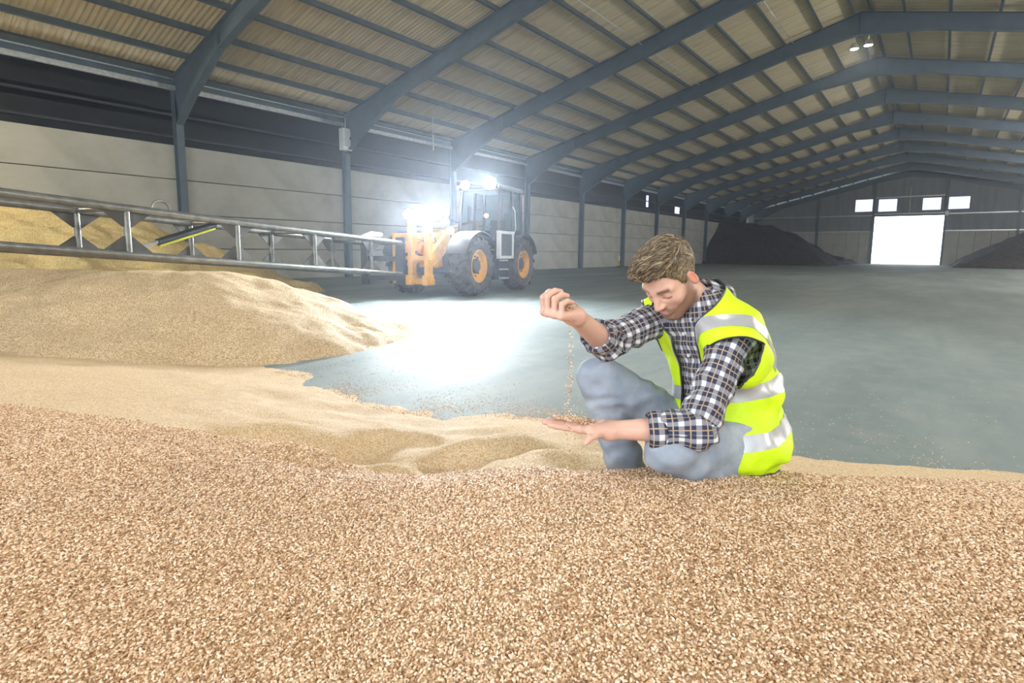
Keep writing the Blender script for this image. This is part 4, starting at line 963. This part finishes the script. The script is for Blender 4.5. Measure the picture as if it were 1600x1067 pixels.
frontw = (sst(q0[:, 0], .035, .07))[:, None]; fdir_ = fdir_ * (1 - frontw) + frontw * np.array((.55, -.35, -.60))
fdir_ = fdir_ + rs3.normal(0, .22, fdir_.shape); fw_ = fdir_ @ HM
stp = np.where(topw[:, 0] > .4, rs3.uniform(.005, .0095, NLK), rs3.uniform(.0022, .0042, NLK))[:, None]; lft = np.where(topw[:, 0] > .4, rs3.uniform(.0005, .0075, NLK), rs3.uniform(0, .0018, NLK))
def hgrad(P):
    d0 = hair_fn(P.astype(f4)); g = np.stack([hair_fn((P + np.eye(3)[k] * .002).astype(f4)) - d0 for k in range(3)], 1); return d0, g / (np.linalg.norm(g, axis=1, keepdims=True) + 1e-9)
path = []; NS = 7
for k in range(NS):
    d0, g = hgrad(pw); tgt_ = -.0015 + lft * math.sin(math.pi * .9 * k / (NS - 1))
    pw = pw - g * np.clip(d0 - tgt_, -.01, .01)[:, None]; path.append(pw.copy())
    tt = fw_ - g * np.einsum('ij,ij->i', fw_, g)[:, None]; tt /= np.linalg.norm(tt, axis=1, keepdims=True) + 1e-9; pw = pw + tt * stp
path = np.stack(path, 1); rad = np.where(topw[:, 0] > .4, rs3.uniform(.0014, .0034, NLK), rs3.uniform(.0010, .0020, NLK)); prof_ = np.array([.8, 1, 1, .95, .8, .5, .12]); NC = 5
tan = np.gradient(path, axis=1); tan /= np.linalg.norm(tan, axis=2, keepdims=True) + 1e-9; a1 = np.cross(tan, HU); a1 /= np.linalg.norm(a1, axis=2, keepdims=True) + 1e-9; a2 = np.cross(tan, a1)
th_ = np.arange(NC) * 2 * math.pi / NC
lockV = path[:, :, None] + (rad[:, None, None] * prof_[None, :, None])[..., None] * (np.cos(th_)[None, None, :, None] * a1[:, :, None] + np.sin(th_)[None, None, :, None] * a2[:, :, None])
lockV = lockV.reshape(-1, 3); ix = np.arange(NLK * NS * NC).reshape(NLK, NS, NC); i00, i01, i10, i11 = ix[:, :-1], np.roll(ix, -1, 2)[:, :-1], ix[:, 1:], np.roll(ix, -1, 2)[:, 1:]
lockT = np.concatenate([np.stack([i00, i01, i11], -1).reshape(-1, 3), np.stack([i00, i11, i10], -1).reshape(-1, 3)])
hv, ht = merge([(hairV - PO, hairT), (lockV - PO, lockT)])
t = NT('hair'); c = t.coord('Object'); hq = (hv + PO - HO) @ HM.T
lk = hq[len(hairV):].reshape(NLK, -1, 3); lk[:, :, 1:] = lk[:, :, 1:] * .15 + rs3.uniform(-.1, .1, (NLK, 1, 2)); hq[len(hairV):] = lk.reshape(-1, 3)
a_ = t.n('ShaderNodeAttribute'); a_.attribute_name = 'strand'; sp_ = t.n('ShaderNodeMapping'); t.t.links.new(a_.outputs['Vector'], sp_.inputs['Vector']); sp_.inputs['Scale'].default_value = (14, 210, 330)
sp_.inputs['Rotation'].default_value = (0, .35, 0)
f_ = t.noise(sp_.outputs[0], 1.0, 4, .6)
t.P(Base_Color=t.ramp(f_, [(.32, (.035, .022, .012)), (.5, (.13, .088, .050)), (.68, (.36, .27, .17))]), Roughness=.42, Normal=t.bump(f_, .0012, .8), Specular_IOR_Level=.45); MT['hair'] = t.m
tri_obj('hair', hv, ht, MT['hair'], PE, {'strand': hq})['label'] = 'short tousled light brown hair swept forward'

# --- jeans
def jeans_fn(P):
    wr = wav(P, .11, 41, 2)
    d = sd_torso(P, .012, hip=.01); s, x, y = tcoord(P); d = smax(d, (s - .16) * HB, .01)
    for a, b, ra, rb in ((J['Lhip'], J['Lknee'], .090, .066), (J['Lknee'] + np.array((.01, .01, -.005)), J['Lank'], .064, .055)):
        d = smin(d, sd_cone(P, a, b, ra, rb), .035)
    d = smin(d, sd_cone(P, J['Rhip'], J['Rknee'], .085, .068), .02)
    u = np.clip(((P - J['Rknee'].astype(f4)) @ (J['Rank'] - J['Rknee']).astype(f4)) / (np.linalg.norm(J['Rank'] - J['Rknee']) ** 2), 0, 1)
    d = smin(d, sd_cone(P, J['Rknee'], J['Rank'], .067, .066), .012)
    fold = np.sin(u * 30 + 2 * wav(P, .1, 44, 1)) * np.exp(-((u - .12) / .2) ** 2) * .0035
    v = np.clip(((P - J['Rhip'].astype(f4)) @ (J['Rknee'] - J['Rhip']).astype(f4)) / (np.linalg.norm(J['Rknee'] - J['Rhip']) ** 2), 0, 1)
    f2 = np.sin(v * 16 + (P @ UB.astype(f4)) * 55 + 2 * wav(P, .16, 46, 1)) * np.exp(-((v - .45) / .3) ** 2) * .004
    return d - .005 * wr - fold - f2
jl = np.array([J[k] for k in ('Lhip', 'Rhip', 'Lknee', 'Rknee', 'Rank', 'pel', 'Lank')])
jV, jT = polygonise(jeans_fn, jl.min(0) - .16, jl.max(0) + .16, .005)
t = NT('denim'); c = t.coord('Object'); f1 = t.noise(c, 9, 6, .6); f2 = t.noise(c, 520, 2)
cdn = t.mix(t.math('MULTIPLY', f2, .35), t.ramp(f1, [(.3, (.14, .175, .24)), (.55, (.25, .29, .36)), (.75, (.39, .425, .48))]), (.50, .515, .555))
t.P(Base_Color=cdn, Roughness=.85, Normal=t.bump(f2, .0006, .4)); MT['denim'] = t.m
je = tri_obj('jeans', jV - PO, jT, MT['denim'], PE); je['label'] = 'faded blue jeans'
# --- plaid shirt
cuL, cuR = lerp(J['Lel'], J['Lwr'], .50), lerp(J['Rel'], J['Rwr'], .24)
dL = (J['Lwr'] - J['Lel']); dL /= np.linalg.norm(dL); dR = (J['Rwr'] - J['Rel']); dR /= np.linalg.norm(dR)
bones = [(shL, J['Lel']), (J['Lel'], cuL), (shR, J['Rel']), (J['Rel'], cuR)]
def shirt_fn(P):
    d = sd_trunk(P, .004); wr = wav(P, .085, 51, 2)
    aL = smin(sd_cone(P, shL, J['Lel'], .064, .055), sd_cone(P, J['Lel'], cuL, .056, .050), .03)
    aR = smin(sd_cone(P, shR, J['Rel'], .062, .054), sd_cone(P, J['Rel'], cuR, .054, .052), .03)
    for (a, b, s0_) in ((shL, J['Lel'], aL), (shR, J['Rel'], aR)):
        u = ((P - a.astype(f4)) @ (b - a).astype(f4)) / ((b - a) @ (b - a)); s0_ -= .0055 * np.sin(u * 26 + 2.2 * wav(P, .12, 53, 1)) * np.exp(-((u - .9) / .35) ** 2)
    d = smin(d, smin(aL, aR, .01), .03)
    s, x, y = tcoord(P); d = smax(d, (-.10 - s) * HB, .01); d = smax(d, (s - 1.12) * HB * .7, .01)
    d = d - .0060 * wr
    for c_, v in ((cuL, dL), (cuR, dR)):
        e = (P - c_.astype(f4)) @ v.astype(f4); near = np.linalg.norm(P - c_.astype(f4), axis=1) < .11
        d = np.where(near, smax(d, e, .004), d)
    return d
sj = np.array([shL, shR, J['Lel'], J['Rel'], cuL, cuR, J['pel'], J['NB']])
sV, sT = polygonise(shirt_fn, sj.min(0) - .2, sj.max(0) + .14, .0052)
def limb_uv(V_, T):
    cen = V_[T].mean(1).astype(f4); ds = [sd_torso(cen, .0) + .0]; 
    for (a, b) in bones: ds.append(sd_cone(cen, a, b, .066, .064))
    which = np.argmin(np.stack(ds), 0); uv = np.zeros((len(T), 3, 2))
    for k in range(5):
        m_ = which == k
        if not m_.any(): continue
        P = V_[T[m_]].reshape(-1, 3)
        if k == 0:
            s, x, y = tcoord(P); th = np.arctan2(x, y); u, v = th * .15, s * HB
        else:
            a, b = bones[k - 1]; ax = (b - a) / np.linalg.norm(b - a); e1 = np.cross(ax, FB if k in (1, 3) else UB); e1 /= np.linalg.norm(e1); e2 = np.cross(ax, e1)
            q = P - a; th = np.arctan2(q @ e2, q @ e1); u, v = th * .068, q @ ax
        u = u.reshape(-1, 3); per = 2 * math.pi * (.15 if k == 0 else .068)
        u = np.where(u - u[:, :1] > per / 2, u - per, np.where(u - u[:, :1] < -per / 2, u + per, u))
        uv[m_, :, 0] = u; uv[m_, :, 1] = v.reshape(-1, 3)
    return uv.reshape(-1, 2)
def plaid(name):
    t = NT(name); tc = t.n('ShaderNodeTexCoord'); sp = t.n('ShaderNodeSeparateXYZ'); t.t.links.new(tc.outputs['UV'], sp.inputs[0])
    def band(sock, per, a, b):
        fr = t.math('FRACT', t.math('ADD', t.math('MULTIPLY', sock, 1 / per), 40.0)); return t.math('MULTIPLY', t.math('GREATER_THAN', fr, a), t.math('LESS_THAN', fr, b))
    u, v = sp.outputs[0], sp.outputs[1]; PER = .046
    wu, wv = band(u, PER, .0, .34), band(v, PER, .0, .34); tu, tv_ = band(u, PER, .62, .70), band(v, PER, .62, .70); ku, kv = band(u, PER, .12, .22), band(v, PER, .12, .22)
    lev = t.math('MULTIPLY', t.math('ADD', wu, wv), .5)
    cb = t.ramp(lev, [(0, (.026, .030, .058)), (.5, (.22, .22, .265)), (1, (.66, .64, .63))])
    cb = t.mix(t.math('MULTIPLY', t.math('MAXIMUM', tu, tv_), .75), cb, (.50, .36, .24)); cb = t.mix(t.math('MULTIPLY', t.math('MULTIPLY', ku, kv), .6), cb, (.85, .84, .83))
    t.P(Base_Color=cb, Roughness=.85, Normal=t.bump(t.noise(t.coord('Object'), 700, 2), .0004, .3)); return t.m
MT['plaid'] = plaid('plaid_cotton')
shirt = tri_obj('shirt', sV - PO, sT, MT['plaid'], PE, uv=limb_uv(sV, sT)); shirt['label'] = 'navy and white plaid shirt with rolled sleeves'
def ring_tube(c_, v, R_, r, n=28, m=8, wob=.003, seed=0):
    e1 = np.cross(v, (0, 0, 1.0)); e1 /= np.linalg.norm(e1); e2 = np.cross(v, e1); rs_ = np.random.RandomState(seed); ph = rs_.uniform(0, 6.28, 4); vs = []; uv = []
    for i in range(n):
        th = 6.283 * i / n; rr = R_ + wob * (math.sin(2 * th + ph[0]) + math.sin(5 * th + ph[1]) * .6)
        for j in range(m):
            a = 6.283 * j / m; vs.append(c_ + v * (r[1] * math.sin(a)) + (rr + r[0] * math.cos(a)) * (math.cos(th) * e1 + math.sin(th) * e2)); uv.append((th * R_, r[1] * math.sin(a) + .015))
    T = []; UVs = []
    for i in range(n):
        for j in range(m):
            a, b, c2, d = i * m + j, i * m + (j + 1) % m, ((i + 1) % n) * m + (j + 1) % m, ((i + 1) % n) * m + j
            for tri in ((a, b, c2), (a, c2, d)):
                T.append(tri)
                for k in tri: UVs.append((uv[k][0] + (6.283 * R_ if (i == n - 1 and k < m) else 0), uv[k][1]))
    return np.array(vs), np.array(T), np.array(UVs)
for c_, v, R_, sd_ in ((cuL, dL, .048, 1), (cuR, dR, .050, 2)):
    a, b, c2 = ring_tube(c_ - v * .012, v, R_, (.008, .026), seed=sd_); tri_obj('rolled_cuff', a - PO, b, MT['plaid'], shirt, uv=c2)
# collar: a stand that leans on the neck, open at the throat
def collar():
    na = lerp(hw_(-.035, -.09, 0), J['NB'], .55); ax = lerp(hw_(-.03, -.06, 0), J['NB'], .2) - J['NB']; ax /= np.linalg.norm(ax)
    f_ = FB - ax * (FB @ ax); f_ /= np.linalg.norm(f_); l_ = np.cross(ax, f_)
    c0 = J['NB'] - UB * .012; vs, uv, n, m = [], [], 44, 8
    for i in range(n + 1):
        th = math.radians(26 + 308 * i / n); fr = min(i, n - i) / n
        for j in range(m + 1):
            u = j / m; fold = 1 - abs(2 * u - 1)           # up the stand, over, and down the fall
            stand = u < .5; k = u * 2 if stand else (2 - 2 * u)
            R_ = .068 + .004 * k if stand else .074 + .034 * (1 - k)
            h = -.012 + .066 * k if stand else .054 - .080 * (1 - k) - .030 * math.exp(-(fr / .08) ** 2) * (1 - k)
            fwd_ = .022 * math.exp(-(fr / .12) ** 2)
            vs.append(c0 + ax * h + (R_ + fwd_) * (math.cos(th) * f_ * 1.05 + math.sin(th) * l_)); uv.append((th * .08, (u if stand else 1 - u) * .11 + .01))
    T, UVs = [], []
    for i in range(n):
        for j in range(m):
            a, b, c2, d = i * (m + 1) + j, (i + 1) * (m + 1) + j, (i + 1) * (m + 1) + j + 1, i * (m + 1) + j + 1
            for tri in ((a, b, c2), (a, c2, d)): T.append(tri); UVs += [uv[k] for k in tri]
    return np.array(vs), np.array(T), np.array(UVs)
a, b, c2 = collar(); tri_obj('collar', a - PO, b, MT['plaid'], shirt, uv=c2, solid=.003, offset=0)
mb_ = simple('button', (.7, .68, .62), .3)
for s_ in (.82, .66, .50, .34):
    pc = J['pel'] + UB * HB * s_ + FB * .2; k = np.linspace(0, .25, 120); P = pc[None] - FB[None] * k[:, None]; dd = sd_trunk(P.astype(f4), .004); i = int(np.argmax(dd < .004)); p = P[i]
    m = MB(); m.tube([p - FB * .004 - PO, p + FB * .003 - PO], .006, 10); m.build('button', mb_, shirt)
# --- high-visibility vest
oL = (shL - J['NB']) - UB * ((shL - J['NB']) @ UB) * .2; oL /= np.linalg.norm(oL); oR = (shR - J['NB']); oR /= np.linalg.norm(oR)
aL_ = (J['Lel'] - shL); aL_ /= np.linalg.norm(aL_)
capL = shL + oL * .055 + np.array((0, 0, -.025)); capR = shR + oR * .03
def vest_fn(P):
    s, x, y = tcoord(P)
    d = sd_torso(P, .02, back=.035, hip=.024)
    d = smin(d, smin(sd_cone(P, nbs + UB * .03, shL, .076, .080), sd_cone(P, shL, capL, .080, .088), .03), .05)
    d = smin(d, smin(sd_cone(P, nbs + UB * .03, shR, .074, .076), sd_cone(P, shR, capR, .076, .078), .03), .05)
    fold = np.sin(s * 17 + x * 14 + 2.0 * wav(P, .22, 63, 1)) * np.exp(-((s - .12) / .28) ** 2) * .017 * np.clip((.04 - y) / .08, 0, 1)
    return d - .0055 * wav(P, .13, 61, 2) - fold
vj = np.array([J['NB'], shL, shR, J['pel'], capL])
vV, vT = polygonise(vest_fn, vj.min(0) - .26, vj.max(0) + .17, .007)
def vclip(fieldfn):
    global vV, vT
    vV, vT = clip_mesh(vV, vT, fieldfn(vV))
hem = -.20
vclip(lambda V_: (tcoord(V_)[0] - (hem + .05 * np.clip(tcoord(V_)[2] / .1, -1, 1)))*HB)
nax = lerp(hw_(-.03, -.06, 0), J['NB'], .3) - J['NB']; nax /= np.linalg.norm(nax)
def neck_f(V_):
    q = V_ - (J['NB'] + FB * .045); h = q @ nax; r = np.linalg.norm(q - h[:, None] * nax, axis=1); return np.where(h > -.075, r - .118, .05)
vclip(neck_f)
def front_f(V_):
    s, x, y = tcoord(V_); gap = np.interp(s, [-.3, 0, .3, .6, .8, 1.0], [.085, .075, .062, .058, .068, .085]); gap = np.where(x < 0, gap * np.interp(s, [.2, .6, .9], [.85, .62, .6]), gap); return np.where(y > .0, np.abs(x + .004) - gap, .05)
vclip(front_f)
def arm_plane(c_, n_, rmax):
    def f(V_):
        q = V_ - c_; return np.where(np.linalg.norm(q, axis=1) < rmax, -(q @ n_), .05)
    return f
nL = oL * .55 + aL_ * .85; nL /= np.linalg.norm(nL); nR = oR * .9 + (J['Rel'] - shR) / np.linalg.norm(J['Rel'] - shR) * .5; nR /= np.linalg.norm(nR)
cLp, cRp = shL + nL * .055, shR + nR * .035
vclip(arm_plane(cLp, nL, .104)); vclip(arm_plane(cRp, nR, .13))
# keep the main piece only
def biggest(V_, T):
    par = np.arange(len(V_))
    def find(i):
        while par[i] != i: par[i] = par[par[i]]; i = par[i]
        return i
    for a, b, c in T.tolist():
        ra, rb, rc_ = find(a), find(b), find(c); par[rb] = ra; par[rc_] = ra
    root = np.array([find(i) for i in range(len(V_))]); ids, cts = np.unique(root, return_counts=True); keep = set(ids[cts > .06 * len(V_)].tolist())
    T = T[[r in keep for r in root[T[:, 0]].tolist()]]; used = np.unique(T); mp = -np.ones(len(V_), int); mp[used] = np.arange(len(used)); return V_[used], mp[T]
vV, vT = biggest(vV, vT)
t = NT('hi_vis_fabric'); c = t.coord('Object'); t.P(Base_Color=t.ramp(t.noise(c, 7, 4), [(.3, (.54, .78, .004)), (.7, (.66, .90, .008))]), Roughness=.6, Normal=t.bump(t.noise(c, 26, 5, .6), .006, .5)); MT['hivis'] = t.m
t = NT('reflective_tape'); t.P(Base_Color=(.46, .46, .48), Roughness=.38, Metallic=.35); MT['tape'] = t.m
vest = tri_obj('vest', vV - PO, vT, MT['hivis'], PE, solid=.003); vest['label'] = 'fluorescent yellow vest with grey reflective bands'
# tape: copies of the cloth, lifted 1.5 mm
me_ = vest.data; nrm = np.empty(len(vV) * 3, f4); me_.vertex_normals.foreach_get('vector', nrm); nrm = nrm.reshape(-1, 3)
if ((vV - (J['pel'] + UB * .2)) * nrm).sum() < 0: nrm = -nrm; vest.modifiers[0].offset = 1
def tape(lo_f, hi_f, extra=None):
    V_, T = vV + nrm * .0018, vT
    f = np.minimum(lo_f(V_), hi_f(V_)); V2, T2 = clip_mesh(V_, T, f)
    if extra is not None: V2, T2 = clip_mesh(V2, T2, extra(V2))
    if len(T2): tri_obj('reflective_band', V2 - PO, T2, MT['tape'], vest)
sfun = lambda V_: tcoord(V_)[0]
inner = lambda V_: .19 - np.minimum(np.linalg.norm(V_ - shL, axis=1), np.linalg.norm(V_ - shR, axis=1))
tape(lambda V_: sfun(V_) - (.015), lambda V_: .115 - sfun(V_))
tape(lambda V_: sfun(V_) - (.33), lambda V_: .43 - sfun(V_))
for c_, n_ in ((cLp, nL), (cRp, nR)):          # bands that run over each shoulder beside the armhole
    ed = lambda V_: -((V_ - c_) @ n_)
    tape(lambda V_: ed(V_) - .042, lambda V_: .090 - ed(V_), lambda V_: np.minimum(.215 - np.linalg.norm(V_ - c_, axis=1), sfun(V_) - .40))
# dark piping along every edge
m = MB()
for L in boundary_loops(vT):
    if len(L) < 20: continue
    pts = vV[L[:-1]] if L[0] == L[-1] else vV[L]
    for _ in range(3): pts = (np.roll(pts, 1, 0) + 2 * pts + np.roll(pts, -1, 0)) / 4
    st_ = max(1, len(pts) // max(12, int(np.linalg.norm(np.diff(pts, axis=0), axis=1).sum() / .012))); pts = pts[::st_]; pts = np.concatenate([pts, pts[:1]])
    m.tube([p - PO for p in pts], .0032, 6, False)
m.build('piping', MT['darkpaint'], vest, True)
# --- wheat in the hands
rs4 = np.random.RandomState(3)
n = 420; u = rs4.uniform(.035, .165, n); v = rs4.uniform(-.030, .030, n) * np.interp(u, [.03, .1, .165], [1, .95, .55]); hgt = .016 + .010 * np.exp(-((u - .09) / .05) ** 2) * rs4.uniform(0, 1, n)
P = J['Lwr'] + lx * u[:, None] + ly * (hgt + .0 + .06 * np.clip(u - .09, 0, 1))[:, None] + lz * v[:, None]
kernels('wheat_handful', P, 'little layer of wheat kernels lying on the flat open palm', small=True)
pb = J['Rwr'] + rx * .055 + ry * .03 - rz_ * .0
n = 260; P = pb + rx * rs4.uniform(-.03, .03, n)[:, None] + rz_ * rs4.uniform(-.035, .03, n)[:, None] + ry * rs4.uniform(-.012, .012, n)[:, None]
kernels('wheat_handful', P, 'wheat kernels held in the raised, half-closed fist', small=True)
top = J['Rwr'] + rx * .05 - rz_ * .038 + ry * .005; n = 230
fall = rs4.uniform(0, 1, n) ** .75; zb = .40; P = np.zeros((n, 3)); w_ = .003 + .010 * fall
P[:, 0] = top[0] + rs4.normal(0, 1, n) * w_; P[:, 1] = top[1] + rs4.normal(0, 1, n) * w_; P[:, 2] = top[2] - (top[2] - zb) * fall
kernels('wheat_trickle', P, 'thin stream of wheat kernels trickling down from the raised fist', small=True)
